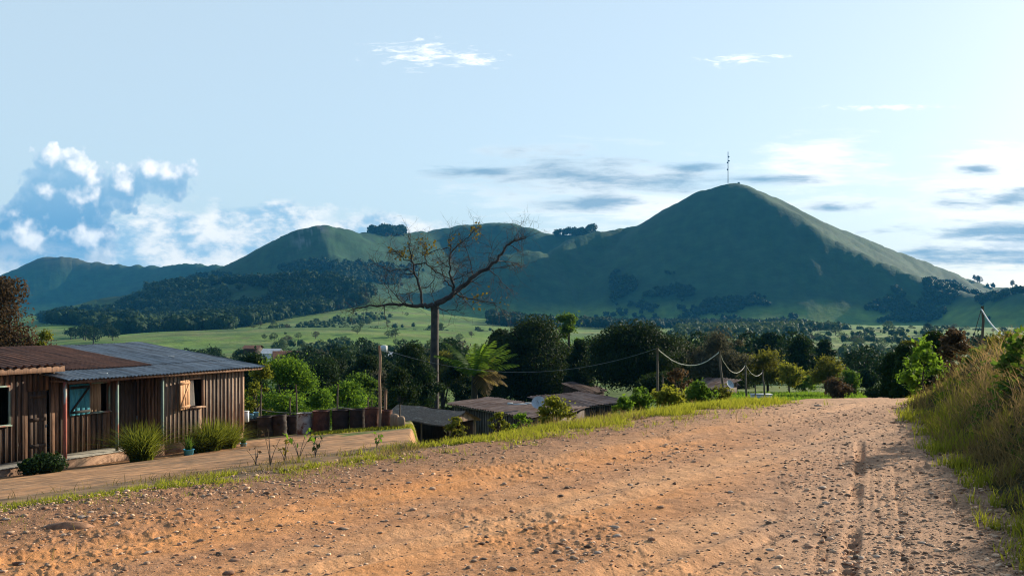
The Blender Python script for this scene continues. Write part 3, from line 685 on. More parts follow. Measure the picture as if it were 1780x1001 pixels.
tree(12, 47, 482, 138, 'dense', 'brown', 'reddish brown leafy tree behind the rusty roof at the far left', 'tree', .0, leaf=.13, n=34000)
tree(78, 46, 575, 46, 'sparse', 'yellow', 'low sprig of pale leaves at the right foot of the reddish brown tree', 'bush', .05, leaf=.1, cat='bush')
# roadside weeds (things) near the left edge of the road
Wd = [(962, 17.5, 688, 66, 'loose', 'yellow', 'yellow green roadside weed bush in front of the right cabin'),
 (905, 16.0, 716, 40, 'sparse', 'bright', 'small sprig of bright leaves in front of the middle cabin'),
 (868, 15.2, 722, 34, 'sparse', 'yellow', 'small pale leafed weed in front of the low open shed'),
 (1165, 21, 668, 64, 'loose', 'yellow', 'leafy yellow green weed clump at the foot of the first wire pole'),
 (1112, 20, 672, 58, 'loose', 'mid', 'green weed clump just right of the cabin with the doorway'),
 (1215, 23, 660, 58, 'loose', 'mid', 'green weed clump between the first pole and the leaning pole'),
 (1255, 25, 668, 44, 'sparse', 'olive', 'olive weeds at the foot of the leaning pole'),
 (1085, 19, 690, 36, 'sparse', 'bright', 'bright small weeds at the road edge below the right cabin'),
 (790, 14.4, 728, 46, 'sparse', 'olive', 'thin olive weed in front of the low open shed'),
 (1180, 26, 640, 60, 'sparse', 'brown', 'dry brown twiggy bush behind the weed clump by the first pole')]
for px, Yd, yt, wp, stl, lm, lab in Wd: tree(px, Yd, yt, wp, stl, lm, lab, 'weed_bush', .02, leaf=.05 if Yd < 19 else .07, cat='bush', bark=BARK_D)
# sparse broad-leaved seedlings in the verge (stem, leaves)
def seedling(px, py, hp, label, nl=9, leafs=.045, lm='mid', seed=0):
    rg = np.random.default_rng(300+seed); x, yv = gpt(px, py); 
    for _ in range(4):
        z = gz(x, yv); x, yv = gpt(px, py, z)
    h = hp/F*yv; e = empty('seedling', (x, yv, gz(x, yv)), label=label, cat='plant'); mb = MB(); Pts = []
    for s_ in range(4):
        a = rg.uniform(0, 2*PI); ln = rg.uniform(.1, .45)*h; hh = h*rg.uniform(.55, 1)
        pts = [(math.cos(a)*ln*t**1.5, math.sin(a)*ln*t**1.5, hh*t) for t in np.linspace(0, 1, 5)]
        mb.tube(pts, np.linspace(.006, .002, 5), 4); Pts += [np.array(pts[i]) for i in (2, 3, 4)]+[np.array(pts[4])+rg.normal(0, .02, 3)]
    mb.build('stem', BARK, e)
    P = np.array(Pts)[rg.permutation(len(Pts))[:nl]]; P = np.repeat(P, 2, 0)+rg.normal(0, .02, (nl*2, 3)); U = rdir(rg, len(P))*leafs; Vv = np.cross(U, rdir(rg, len(P)))*.8
    V, Fx = quads(P, U, Vv); mesh_np('foliage', V, Fx, L[lm], e)
for i, (px, py, hp, lab, nl, ls, lm) in enumerate([
 (520, 800, 62, 'thin seedling with one bright green leaf in front of the dark drums', 8, .05, 'bright'),
 (548, 792, 40, 'small seedling with dark rounded leaves beside the one with the bright leaf', 7, .05, 'dark'),
 (470, 808, 66, 'leafless looking spindly seedling on the verge right of the house corner', 4, .03, 'brown'),
 (495, 800, 44, 'spindly seedling with a few yellowed leaves between two taller ones', 5, .04, 'autumn'),
 (445, 806, 40, 'low spindly seedling nearest the house corner', 4, .03, 'brown'),
 (655, 775, 34, 'upright weed on the verge below the tall wooden pole', 8, .035, 'bright'),
 (745, 765, 40, 'bushy verge weed below the open shed', 10, .035, 'olive')]):
    seedling(px, py, hp, lab, nl, ls, lm, i)

# ------------------------------------------------------------------ bare tree
def bare_tree():
    Yd = 75.; q = 2.861; rg = np.random.default_rng(77)
    x0 = (755-CX)/F*Yd; z0 = gz(x0, Yd)
    e = empty('bare_tree', (x0, Yd, z0), label='tall nearly leafless tree with a pale straight trunk and wide crooked branches', cat='tree')
    def P(zx, zy, dy=0): w = W(600+zx/q, 370+zy/q, Yd); return np.array([w[0]-x0, dy, w[2]-z0])
    mb = MB(); segs = []
    def br(pts, r0, r1, d0=0, d1=0, n=7, twig=1.):
        k = len(pts); P3 = [P(a, b, d0+(d1-d0)*i/(k-1)) for i, (a, b) in enumerate(pts)]
        out = []
        for i in range(k-1):
            for t in (0, .34, .67): out.append(P3[i]*(1-t)+P3[i+1]*t+(rg.normal(0, .05, 3) if (i+t) > 0 else 0))
        out.append(P3[-1]); r = np.linspace(r0, r1, len(out))*.78; mb.tube(out, r, n); segs.append((np.array(out), r, twig))
    tk = MB(); base = P(443, 930)
    tk.tube([(0, 0, -.3), (0, 0, .3), (.02, 0, 1.2), (.02, 0, 3), P(444, 700), P(446, 560), P(447, 490), P(442, 462)], [.60, .46, .38, .35, .32, .29, .31, .29], 12)
    tk.build('trunk', BARK_T, e, True)
    br([(442, 465), (410, 462), (380, 458), (320, 458), (250, 455), (190, 460), (130, 462), (60, 478), (20, 492)], .24, .02, 0, -1.5)
    br([(382, 458), (380, 400), (360, 330), (340, 260), (332, 200), (330, 150), (318, 115)], .14, .02, -.2, -1)
    br([(338, 250), (300, 230), (260, 205), (220, 170), (205, 155)], .06, .01, -.6, 1)
    br([(352, 305), (320, 285), (240, 288), (180, 270), (140, 232)], .06, .01, -.5, -2.5)
    br([(344, 262), (400, 252), (430, 275), (470, 300), (520, 325)], .07, .04, -.6, 0)
    br([(442, 465), (470, 448), (505, 425), (545, 398), (590, 360), (640, 312), (700, 270), (745, 240), (780, 195), (805, 155), (840, 132), (880, 122), (905, 112)], .32, .03, 0, 2)
    br([(785, 190), (800, 160), (835, 132), (875, 118), (900, 108)], .11, .015, 1.4, 2.4)
    br([(545, 398), (540, 350), (525, 300), (520, 240), (527, 190), (520, 150), (525, 130)], .15, .02, 0, -.8)
    br([(540, 380), (505, 345), (485, 310), (475, 270), (480, 240)], .09, .02, 0, 1.4)
    br([(530, 330), (560, 325), (595, 312), (640, 290)], .05, .015, 0, -1.5)
    br([(520, 215), (560, 170), (600, 130), (640, 95), (655, 78)], .07, .012, -.3, -1)
    br([(520, 180), (470, 180), (420, 195), (370, 212), (320, 240)], .05, .02, -.6, 1.2)
    br([(555, 402), (610, 425), (660, 435), (720, 445), (765, 465), (800, 520)], .08, .012, 0, 1.5)
    br([(465, 470), (500, 482), (550, 490), (585, 480)], .06, .012, 0, -1.2)
    br([(410, 255), (395, 215), (405, 180), (385, 150), (340, 140)], .04, .012, -.4, .8)
    br([(640, 312), (625, 240), (600, 180), (595, 150)], .04, .01, .5, -.5)
    br([(700, 270), (760, 320), (800, 370), (840, 390)], .04, .01, 1, 2.6)
    br([(760, 235), (830, 240), (870, 262), (910, 262)], .04, .01, 1.4, 3.2)
    br([(700, 270), (735, 200), (720, 120)], .03, .01, 1, .2)
    br([(250, 455), (225, 400), (215, 330), (220, 300)], .04, .01, -.6, -1.8)
    br([(280, 440), (265, 370), (250, 320)], .03, .01, -.4, .6)
    br([(445, 445), (435, 400), (440, 370)], .03, .01, 0, -.8)
    br([(442, 330), (400, 370), (320, 395), (270, 420)], .04, .01, .3, 1.4)
    segs = segs; tw = MB()
    def twigs(P0, D, ln, r, depth):
        k = 4; pts = [P0]; d = D.copy()
        for i in range(k):
            d = d+rg.normal(0, .22, 3); d /= np.linalg.norm(d); pts.append(pts[-1]+d*ln/k)
        tw.tube(pts, np.linspace(r, r*.35, len(pts)), 3, False)
        if depth:
            for i in range(rg.integers(2, 5)):
                j = rg.integers(1, k+1); dd_ = d+rg.normal(0, .75, 3); dd_ /= np.linalg.norm(dd_); twigs(pts[j], dd_, ln*rg.uniform(.4, .75), r*.6, depth-1)
    for pts, r, tf in segs:
        Ls = np.linalg.norm(np.diff(pts, axis=0), axis=1).sum(); nt = int(Ls*4.0*tf)
        for _ in range(nt):
            i = int((rg.uniform(.15, 1)**.7)*(len(pts)-2)); t = pts[min(i+1, len(pts)-1)]-pts[i]; t /= np.linalg.norm(t)+1e-9
            d = t*.8+rg.normal(0, .7, 3)+np.array([0, 0, .1]); d /= np.linalg.norm(d); twigs(pts[i], d, rg.uniform(.6, 1.9), .016, 2)
    for pts, r, tf in list(segs):
        Ls = np.linalg.norm(np.diff(pts, axis=0), axis=1).sum()
        for _ in range(int(Ls*.75)):
            i = int(rg.uniform(.2, .95)*(len(pts)-2)); t = pts[i+1]-pts[i]; t /= np.linalg.norm(t)+1e-9
            d = t*.9+rg.normal(0, .6, 3)+np.array([0, 0, -.05]); d /= np.linalg.norm(d)
            twigs(pts[i], d, rg.uniform(1.0, 2.3), min(.045, r[i]*.5), 2)
    mb.build('branch', BARK_T, e, True); tw.build('twigs', BARK_T, e)
    PL = []
    for zx, zy, n, s_ in [(225, 178, 16, .25), (280, 210, 45, .35), (312, 212, 45, .35), (365, 145, 30, .3), (405, 187, 40, .35), (435, 160, 26, .35), (530, 130, 36, .35), (650, 98, 60, .45), (640, 80, 20, .3), (665, 430, 55, .5), (545, 165, 14, .5), (780, 440, 8, .5), (470, 240, 12, .8)]:
        PL.append(P(zx, zy)+rg.normal(0, s_*.8, (max(6, int(n*.6)), 3)))
    PL = np.concatenate(PL); U = rdir(rg, len(PL))*.13; Vv = np.cross(U, rdir(rg, len(PL)))
    V, Fx = quads(PL, U, Vv); mesh_np('leaves', V, Fx, L['autumn'], e)
bare_tree()

# ------------------------------------------------------------------ palm
def palm():
    rg = np.random.default_rng(12); Yd = 72.; x = (824-CX)/F*Yd; z = gz(x, Yd); top = EYE-(655-HY)/F*Yd-z
    e = empty('palm_tree', (x, Yd, z), label='oil palm with green and dead brown fronds right of the bare tree', cat='palm tree')
    MB().tube([(0, 0, -.3), (.02, 0, top*.5), (.05, 0, top)], [.3, .26, .22], 10).build('trunk', BARK_D, e, True)
    def frond(a, el, ln, mat, nm_):
        pts = []; p = np.array([.05, 0, top]); th = el
        for i in range(9): pts.append(p.copy()); p = p+np.array([math.cos(a)*math.cos(th), math.sin(a)*math.cos(th), math.sin(th)])*ln/8; th -= .10+(.05 if el < .3 else 0)
        pts = np.array(pts); mb = MB(); mb.tube(pts, np.linspace(.04, .012, 9), 4)
        T_ = np.gradient(pts, axis=0); T_ /= np.linalg.norm(T_, axis=1, keepdims=True); side = np.array([-math.sin(a), math.cos(a), 0])
        for s_ in (-1, 1):
            for t in np.linspace(.12, .98, 26):
                i = t*8; k = int(i); pp = pts[k]*(1-i+k)+pts[min(8, k+1)]*(i-k); d = side*s_*.8+T_[k]*.55+np.array([0, 0, -.35-rg.uniform(0, .3)]); d /= np.linalg.norm(d)
                l_ = .75*math.sin(PI*min(1, .15+t*.8))+.1; w_ = T_[k]*.05
                mb.add([pp-w_, pp+w_, pp+d*l_+w_*.3, pp+d*l_-w_*.3], np.array([[0, 1, 2, 3]]))
        mb.build(nm_, mat, e)
    for i in range(15): frond(rg.uniform(0, 2*PI), rg.uniform(.5, 1.35), rg.uniform(2.8, 3.8), L['mid'] if i % 4 else L['bright'], 'frond')
    for i in range(9): frond(-.3+rg.normal(0, .8), rg.uniform(-.2, 1.2), rg.uniform(1.9, 2.9), L['dry'], 'dead_frond')
palm()

# ------------------------------------------------------------------ timber house
def corr(x0, x1, y0, y1, z0, slope, per=.15, amp=.018, rg=None, ny=8, sheet=.8, jit=.012):
    nx = int((x1-x0)/per*6); xs = np.linspace(x0, x1, nx); ys = np.linspace(y0, y1, ny)
    Xg, Yg = np.meshgrid(xs, ys)
    off = jit*(vn(np.floor(Xg/sheet)*3.3, np.floor((Yg-y0)/1.9)*2.1, 7)-.5)*2
    Zg = z0+slope*(Yg-y0)+amp*np.sin(Xg*2*PI/per)+off+jit*1.2*fbm(Xg/1.3, Yg/1.3, 8, 2)
    V = np.stack([Xg, Yg, Zg], -1).reshape(-1, 3); Fq = grid_faces(ny, nx)
    n = len(V); V2 = V-np.array([0, 0, .012])
    return np.concatenate([V, V2]), np.concatenate([Fq, Fq[:, ::-1]+n])
def plank_wall(mb, bat, x0, x1, y, z0, z1f, openings=(), pw=.19, rg=None, face=-1):
    # planks along x on plane y ; z1f(x) top height
    n = max(1, int(round((x1-x0)/pw))); w = (x1-x0)/n
    for i in range(n):
        a = x0+i*w; b_ = a+w; c = (a+b_)/2; o = rg.uniform(-.006, .006); zs = [(z0+rg.uniform(-.02, .02), z1f)]
        cuts = [(oa, ob) for (xa, xb, oa, ob) in openings if c > xa and c < xb]
        sp = [(z0, z1f)]
        for oa, ob in cuts:
            sp = [q for s0, s1 in sp for q in ((s0, oa), (ob, s1)) if q[1]-q[0] > .03]
        for s0, s1 in sp:
            mb.bx(a+.004, b_-.004, y+o-.012, y+o+.012, s0, s1)
            if bat is not None and i > 0 and not any(a > xa-.02 and a < xb+.02 and not (s1 <= oa or s0 >= ob) for xa, xb, oa, ob in openings):
                bat.bx(a-.028, a+.028, y+face*.040, y+face*.016, s0+.01, s1-.01)
HA = math.atan2(.887, .4617)
def house():
    rg = np.random.default_rng(21)
    e = empty('timber_house', (-10.03, 37.0, -3.15), HA, label='long weathered plank house with shuttered windows under a rust and grey tin roof', cat='house')
    # plinth
    MB().bx(-14, -3.9, -.16, 9.3, -.6, .35).bx(-3.9, .03, -.02, 9.3, -.6, .33).build('plinth', STONE, e)
    MB().bx(-14, -3.92, -.19, .76, .352, .375).build('porch_floor', CEMENT, e)
    # right-hand front wall
    mb, bt = MB(), MB(); OP = [(-2.66, -2.02, 1.5, 2.45)]
    plank_wall(mb, bt, -3.9, 0, 0, .33, 2.74, OP, rg=rg)
    mb.build('front_wall', WOOD_L, e)['label'] = 'sunlit grey brown plank wall'; bt.build('battens', WOOD_G, e)
    # setback wall of porch and left wing
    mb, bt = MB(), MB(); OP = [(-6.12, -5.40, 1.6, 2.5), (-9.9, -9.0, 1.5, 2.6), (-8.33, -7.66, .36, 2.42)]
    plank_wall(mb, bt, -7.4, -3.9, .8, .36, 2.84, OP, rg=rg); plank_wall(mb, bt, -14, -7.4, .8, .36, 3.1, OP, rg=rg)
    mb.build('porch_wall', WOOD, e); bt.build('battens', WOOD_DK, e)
    mb = MB()
    for s_ in range(5): mb.bx(-3.91+.0, -3.885, .02+s_*.16, .17+s_*.16, .36, 2.76)
    mb.build('porch_side_wall', WOOD, e)
    mb = MB(); mb.bx(-.012, .012, .02, 9.2, .33, 2.72).bx(-14, 0, 9.2, 9.23, .33, 2.72).bx(-14.02, -14, .8, 9.2, .33, 3.05)
    mb.add([(0, 0.02, 2.7), (0, 9.2, 2.7), (0, 6.1, 3.4)], np.array([[0, 1, 2]])); mb.build('rear_wall', WOOD, e)
    # posts
    for x_, m_ in ((-7.75, REDP), (-5.82, TEALP), (-3.95, TEALP)):
        MB().bx(x_-.036, x_+.036, -.16, -.08, .376, 2.70).build('post', m_, e)
    MB().bx(-.06, .05, -.05, -.013, .34, 2.7).build('corner_board', WOOD_L, e)
    # recess door (dark planks) and left door
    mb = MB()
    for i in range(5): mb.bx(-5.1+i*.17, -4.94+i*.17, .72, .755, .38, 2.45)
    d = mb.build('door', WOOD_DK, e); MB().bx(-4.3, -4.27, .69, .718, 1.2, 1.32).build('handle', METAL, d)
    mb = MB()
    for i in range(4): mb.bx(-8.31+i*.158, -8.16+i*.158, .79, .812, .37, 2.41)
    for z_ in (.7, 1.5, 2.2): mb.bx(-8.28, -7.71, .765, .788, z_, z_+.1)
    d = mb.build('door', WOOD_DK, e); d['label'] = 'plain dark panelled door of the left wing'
    MB().bx(-7.76, -7.72, .73, .765, 1.28, 1.36).build('handle', METAL, d)
    def frame(mbx, xa, xb, za, zb, y, t=.05):
        mbx.bx(xa-t, xb+t, y-.06, y-.014, zb, zb+t).bx(xa-t, xb+t, y-.07, y-.014, za-t, za).bx(xa-t, xa, y-.06, y-.014, za, zb).bx(xb, xb+t, y-.06, y-.014, za, zb)
    # windows
    for (xa, xb, za, zb, y, fm, kind) in ((-2.66, -2.02, 1.5, 2.45, 0, WOOD_L, 'o'), (-6.12, -5.40, 1.6, 2.5, .8, TEALP, 'b'), (-9.9, -9.0, 1.5, 2.6, .8, TEALP, 'n')):
        mb = MB(); frame(mb, xa, xb, za, zb, y); wdw = mb.build('window', fm, e)
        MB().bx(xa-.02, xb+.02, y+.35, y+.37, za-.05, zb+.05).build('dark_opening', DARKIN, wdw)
        MB().bx(xa-.07, xb+.07, y-.12, y-.072, za-.055, za-.02).build('sill', fm, wdw)
        if kind == 'o':
            n = 40; xs = np.linspace(xa+.02, xa+.34, n); yy = y+.05+.03*np.sin(np.arange(n)*.9)
            V = np.concatenate([np.stack([xs, yy, np.full(n, za+.02)], -1), np.stack([xa+.02+(xs-xa-.02)*.75, yy, np.full(n, zb-.03)], -1)]); i = np.arange(n-1)
            mesh_np('curtain', V, np.stack([i, i+1, i+1+n, i+n], -1), CLOTH, wdw, True)
        if kind == 'b':
            mb = MB()
            for i in range(3): mb.bx(xa+.01+i*.16, xa+.16+i*.16, y+.03, y+.05, za, zb)
            mb.build('inner_boards', TANC, wdw)
    def shutter(hx, y, za, zb, w, ang, mat, bmat):
        sh = MB(); br_ = MB(); R = rotz(ang); O = np.array([hx, y, 0])
        nn = 4
        for i in range(nn): sh.box(O+R@np.array([-(i+.5)*w/nn, 0, (za+zb)/2]), (w/nn-.008, .02, zb-za), R)
        for z_ in (za+.1, zb-.1): br_.box(O+R@np.array([-w/2, -.023, z_]), (w-.02, .022, .08), R)
        dz = zb-za-.26; ln = math.hypot(w-.1, dz); an = math.atan2(dz, w-.1)
        br_.box(O+R@np.array([-w/2, -.024, (za+zb)/2]), (ln, .02, .07), R@roty(-an))
        s1 = sh.build('shutter', mat, e); br_.build('brace', bmat, s1); return s1
    s1 = shutter(-2.69, -.075, 1.46, 2.46, .73, rad(20), WOOD_O, WOOD_O); s1['label'] = 'raw orange wooden shutter standing open'
    s1 = shutter(-6.17, .73, 1.56, 2.53, .80, rad(5), BLUEP, BLACK); s1['label'] = 'blue painted shutter with a diagonal brace'
    # roofs
    sl_ = .12
    V1, F1 = corr(-7.9, .8, -.4, 1.32, 2.76, sl_, jit=.014); V2, F2 = corr(-3.35, .8, 1.22, 6.15, 2.76+sl_*1.62+.02, sl_, jit=.016)
    V3, F3 = corr(-14.5, .8, 6.1, 10, 3.56, -.2)
    rf = MB().add(V1, F1).add(V2, F2).add(V3, F3).build('roof', ZINC, e, True); rf['label'] = 'grey corrugated sheets of the roof'
    V1, F1 = corr(-7.9, -3.25, 1.1, 6.15, 2.76+sl_*1.5+.035, sl_, jit=.014); MB().add(V1, F1).build('roof', RUST, e, True)['label'] = 'rust brown corrugated sheets of the roof'
    V1, F1 = corr(-14.5, -7.2, .4, 6.15, 3.20, .124, per=.26, amp=.032); MB().add(V1, F1).build('roof', RUST, e, True)['label'] = 'raised rusty ribbed roof over the left wing'
    mb = MB(); mb.bx(-14.4, -7.3, .46, .50, 2.98, 3.15).bx(-7.31, -7.27, .5, 5.8, 3.0, 3.14); mb.build('fascia', WOOD, e)
    mb = MB().bx(-7.8, .7, -.34, -.30, 2.64, 2.72)
    for x_ in np.arange(-7.6, .7, 1.15): mb.bx(x_, x_+.06, -.29, 6, 2.66, 2.715)
    mb.build('rafters', WOOD, e)
    mb = MB(); 
    for xs_, ys_, l_ in ((-6.2, .1, .5), (-7.0, 1.2, .35), (-1.2, 2.4, .6)): mb.box((xs_, ys_, 2.80+sl_*(ys_+.4)+.02), (.05, l_, .02), rotz(rg.uniform(-.4, .4)))
    mb.build('roof_patch', TIN, e)
house()
def grass_clump(px, Yd, zb, hpx, wpx, label, n=900, seed=0):
    n = int(n*.5); rg = np.random.default_rng(seed); x = (px-CX)/F*Yd; h = hpx/F*Yd; w = wpx/F*Yd; z = gz(x, Yd) if zb is None else zb
    a = rg.uniform(0, 2*PI, n); q = rg.uniform(0, 1, n)**.6*w*.22; P = np.stack([np.cos(a)*q, np.sin(a)*q, 0*a], -1)
    V, Fx = blades(rg, P, h*rg.uniform(.75, 1.3, n), .034, lean=.85, lean_dir=a, segs=5)
    e = mesh_np('grass_clump', V, Fx, L['clump']); e.location = (x, Yd, z-.03); tag(e, label, 'ornamental grass')
grass_clump(246, 30.9, None, 62, 84, 'tall spiky green grass clump against the porch base between two posts', 1500, 4)
grass_clump(368, 33.6, None, 52, 66, 'broad spiky grass clump below the orange shutter', 1300, 5)
grass_clump(396, 34.4, None, 46, 56, 'yellowish half of the spiky grass by the right house corner', 900, 6)
grass_clump(346, 33.2, None, 40, 40, 'small spiky grass tuft at the left side of the broad clump', 500, 7)
tree(74, 28.1, 786, 66, 'dense', 'dark', 'low glossy dark bush at the foot of the left post', 'bush', .0, leaf=.085, n=2600, cat='bush')
tree(50, 28.4, 795, 40, 'dense', 'dark', 'small dark bush left of the glossy bush by the house base', 'bush', .0, leaf=.08, n=1200, cat='bush')
def pot(px, Yd, r, h, mat, label, plant=True, hp=.45, seed=0, sq=False):
    rg = np.random.default_rng(seed); x = (px-CX)/F*Yd; z = gz(x, Yd); e = empty('flower_pot', (x, Yd, z), label=label, cat='plant pot')
    MB().lathe([(0, 0), (r*.8, 0), (r, h), (r*1.06, h), (r*1.06, h*.93), (r*.92, h*.93), (r*.9, h*.8), (0, h*.8)], n=20).build('pot', mat, e, True)
    if plant:
        n = 60; a = rg.uniform(0, 2*PI, n); V, Fx = blades(rg, np.stack([np.cos(a)*r*.5, np.sin(a)*r*.5, 0*a+h*.8], -1), hp*rg.uniform(.6, 1.1, n), .03, lean=.35); mesh_np('foliage', V, Fx, L['mid'], e)
pot(328, 32.0, .17, .2, BLUEB, 'blue plastic pot with a green plant below the orange shutter', True, .5, 1)
pot(423, 35.2, .12, .12, BLUEL, 'small pale blue pot with a low plant at the right house corner', True, .25, 2)
# ------------------------------------------------------------------ drums
def drum(px, Yd, mat, label, r=.32, h=.92, tilt=0, tx=0, rim=None, seed=0, crumple=0):
    rg = np.random.default_rng(seed+50); x = (px-CX)/F*Yd; z = gz(x, Yd)
    e = empty('oil_drum', (x, Yd, z-.04), label=label, cat='drum', rz=rg.uniform(0, 6)); e.rotation_euler[1] = tilt
    prof = [(0, .03), (r*.97, .03), (r*1.02, 0), (r*1.02, .03)]
    for zz in np.linspace(.05, h-.05, 22):
        q = 1+.03*(abs(zz-h/3) < .03)+.03*(abs(zz-2*h/3) < .03)+.006*math.sin(zz*60); prof.append((r*q, zz))
    prof += [(r*1.02, h-.02), (r*1.02, h), (r*.96, h), (r*.96, h-.5), (0, h-.5)]
    mb = MB().lathe(prof, n=28); V = mb.v[0]
    if crumple:
        d = crumple*fbm(V[:, 0]*4+V[:, 1]*3+px, V[:, 2]*5, 3, 3); V[:, 0] *= 1+d; V[:, 1] *= 1+d
    mb.build('body', mat, e, True)
    MB().lathe([(r*1.02, h-.03), (r*1.05, h-.03), (r*1.05, h+.008), (r*.98, h+.008)], n=28).build('rim', rim or mat, e, True)
drum(437, 42.5, DRUM_D, 'blackened drum nearest the house corner with containers on top', seed=1)
drum(462, 42.2, DRUM_D, 'blackened drum with a torn rusty lid second from the house', tilt=.06, crumple=.1, seed=2)
drum(487, 42.4, DRUM_D, 'blackened leaning drum left of the white drum', tilt=-.08, crumple=.08, seed=3)
drum(508, 42.9, DRUM_D, 'dark drum hidden just behind the white drum', h=.85, seed=4)
drum(529, 41.8, DRUM_W, 'white painted drum streaked with rust', r=.31, seed=5, rim=DRUM_W)
drum(558, 41.8, DRUM, 'red brown drum directly right of the white drum', r=.36, h=.95, seed=6)
drum(592, 41.8, DRUM_D, 'dark brown drum in the middle of the row', r=.36, crumple=.05, h=.93, seed=7)
drum(622, 41.8, DRUM_D, 'blackish drum two to the left of the tall pole', r=.35, h=.9, seed=8)
drum(648, 41.4, DRUM, 'rusty drum with a dented side just left of the tall pole', r=.33, h=.92, crumple=.12, seed=9)
drum(671, 41.0, DRUM, 'short rusty drum just right of the tall pole', r=.26, h=.78, seed=10)
def sheet_wall():
    e0 = W(440, 747, 43.3); e1 = W(655, 747, 43.3); mb = MB()
    x0 = (430-CX)/F*43.6; x1 = (560-CX)/F*43.6; n = 60; z = gz((x0+x1)/2, 43.6)
    o = MB()
    for i in range(5):
        a = i*(x1-x0)/5; o.bx(a, a+(x1-x0)/5-.02, -.01, .01, -.1, .78+.05*math.sin(i*3.1))
    m = o.build('sheet_fence', DRUM_D); m.location = (x0, 43.6, z); tag(m, 'low fence of blackened metal sheets behind the leftmost drums', 'fence')
sheet_wall()
def sack(px, Yd, w, h, label, seed=0):
    rg = np.random.default_rng(seed); x = (px-CX)/F*Yd; z = gz(x, Yd)
    v = IV2.copy(); v = np.sign(v)*np.abs(v)**.7*np.array([w/2, w/3, h/2]); v *= 1+.12*rg.uniform(-1, 1, (len(v), 1))
    o = mesh_np('sack', v, IF2, TANC, None, False); o.location = (x, Yd, z+h*.45); tag(o, label, 'sack')
sack(686, 40.6, .42, .62, 'crumpled tan sack leaning right of the short rusty drum', 1)
sack(697, 40.3, .34, .5, 'small crumpled tan sack at the right end of the drum row', 2)
# containers on the first drum
x = (426-CX)/F*41.5; z = gz((437-CX)/F*42.5, 42.5)+.86
o = MB().bx(-.14, .14, -.1, .1, 0, .42).bx(-.15, .15, -.11, .11, .422, .45).build('jerrycan', WHITE); o.location = (x, 41.5, z-.02); tag(o, 'white square canister standing by the house corner', 'canister')
def bucket(px, Yd, z, r, h, label):
    e = empty('bucket', ((px-CX)/F*Yd, Yd, z), label=label, cat='bucket')
    MB().lathe([(0, 0), (r*.8, 0), (r, h), (r*1.05, h), (r*1.05, h-.03), (r*.93, h-.03), (r*.75, .02), (0, .02)], n=18).build('body', BLUEL, e, True)
    MB().tube([(r*math.cos(t), 0, h+r*.35*math.sin(t)) for t in np.linspace(0, PI, 9)], .006, 4).build('handle', METAL, e)
bucket(436, 42.4, z, .12, .2, 'low pale blue bucket on the blackened drum')
bucket(445, 42.6, z, .11, .27, 'taller pale blue bucket right of the low one on the drum')
# plank shelf under them
o = MB().bx(-.7, .62, -.3, .3, -.05, -.003).build('plank_shelf', WOOD_DK); o.location = ((434-CX)/F*42.3, 42.3, z); tag(o, 'dark board laid over the first drum carrying the containers', 'shelf')
# ------------------------------------------------------------------ posts / poles
def pole(px, Yd, ytop, r, label, lean=0, name='post', cat='post', mat=None, group=None, ground=None, bend=0):
    x = (px-CX)/F*Yd; z = gz(x, Yd) if ground is None else ground; h = EYE-(ytop-HY)/F*Yd-z; rg = np.random.default_rng(int(px*7))
    pts = [(lean*t+rg.normal(0, .012)+bend*t*t, rg.normal(0, .012), -.3+(h+.3)*t) for t in np.linspace(0, 1, 9)]
    o = MB().tube(pts, np.linspace(r*1.15, r*.85, 9), 8).build(name, mat or BARK, None, True); o.location = (x, Yd, z); return tag(o, label, cat, group), np.array([x+pts[-1][0], Yd, z+h])
pole(660.5, 40.6, 601, .055, 'tall straight wooden pole in front of the drum row', name='pole', cat='pole', mat=WOOD_L)
pole(670, 41.6, 678, .06, 'short thick wooden post just right of the tall pole', mat=WOOD_L)
for px, yt, lab in ((453, 668, 'thin stake behind the blackened drums, nearest the house'), (518, 668, 'thin dark stake rising behind the white drum'), (503, 690, 'short stake left of the one behind the white drum'), (586, 668, 'thin dark stake rising behind the dark brown drum'), (639, 690, 'short pale stake left of the tall pole'), (694, 703, 'short dark post at the right end of the drum row'), (645, 692, 'very thin short stake beside the short pale stake')):
    pole(px, 43.5, yt, .035 if px != 645 else .02, lab, lean=-.08 if px == 518 else 0.03)
def wire(A_, B_, sag, r, mat, label, name='wire', rough=0):
    t = np.linspace(0, 1, 26); P = np.asarray(A_)[None]*(1-t)[:, None]+np.asarray(B_)[None]*t[:, None]; P[:, 2] -= sag*4*t*(1-t)
    rg = np.random.default_rng(int(abs(A_[0])*100)); 
    if rough: P[1:-1] += rg.normal(0, rough, (24, 3))
    c = P[0].copy(); o = MB().tube(P-c, r, 5).build(name, mat, None, True); o.location = tuple(c); return tag(o, label, 'wire')
wire(W(453, 712, 43.5), W(586, 708, 43.5), .18, .012, ROPE, 'thin fence wire sagging behind the drums, left span')
wire(W(586, 706, 43.5), W(670, 706, 43.5), .12, .012, ROPE, 'thin fence wire sagging behind the drums, right span')
_, p1 = pole(1143, 42, 604, .05, 'upright pole carrying the left end of the drooping cable', name='utility_pole', cat='pole')
_, p2 = pole(1262, 44, 609, .055, 'pole leaning left in the middle of the drooping cable', lean=-.32, name='utility_pole', cat='pole')
_, p3 = pole(1298, 50, 631, .05, 'third cable pole standing on the green lawn', lean=-.06, name='utility_pole', cat='pole')
_, p4 = pole(1330, 54, 643, .05, 'rightmost cable pole on the green lawn', lean=-.12, name='utility_pole', cat='pole')
pole(1313, 56, 668, .04, 'short stump post between the two lawn poles')
pole(1152, 46, 650, .04, 'short thin post beside the upright cable pole')
wire(p1+[0, 0, -.05], p2+[0, 0, -.05], .66, .022, ROPE, 'thick pale drooping cable between the upright pole and the leaning pole', rough=.006)
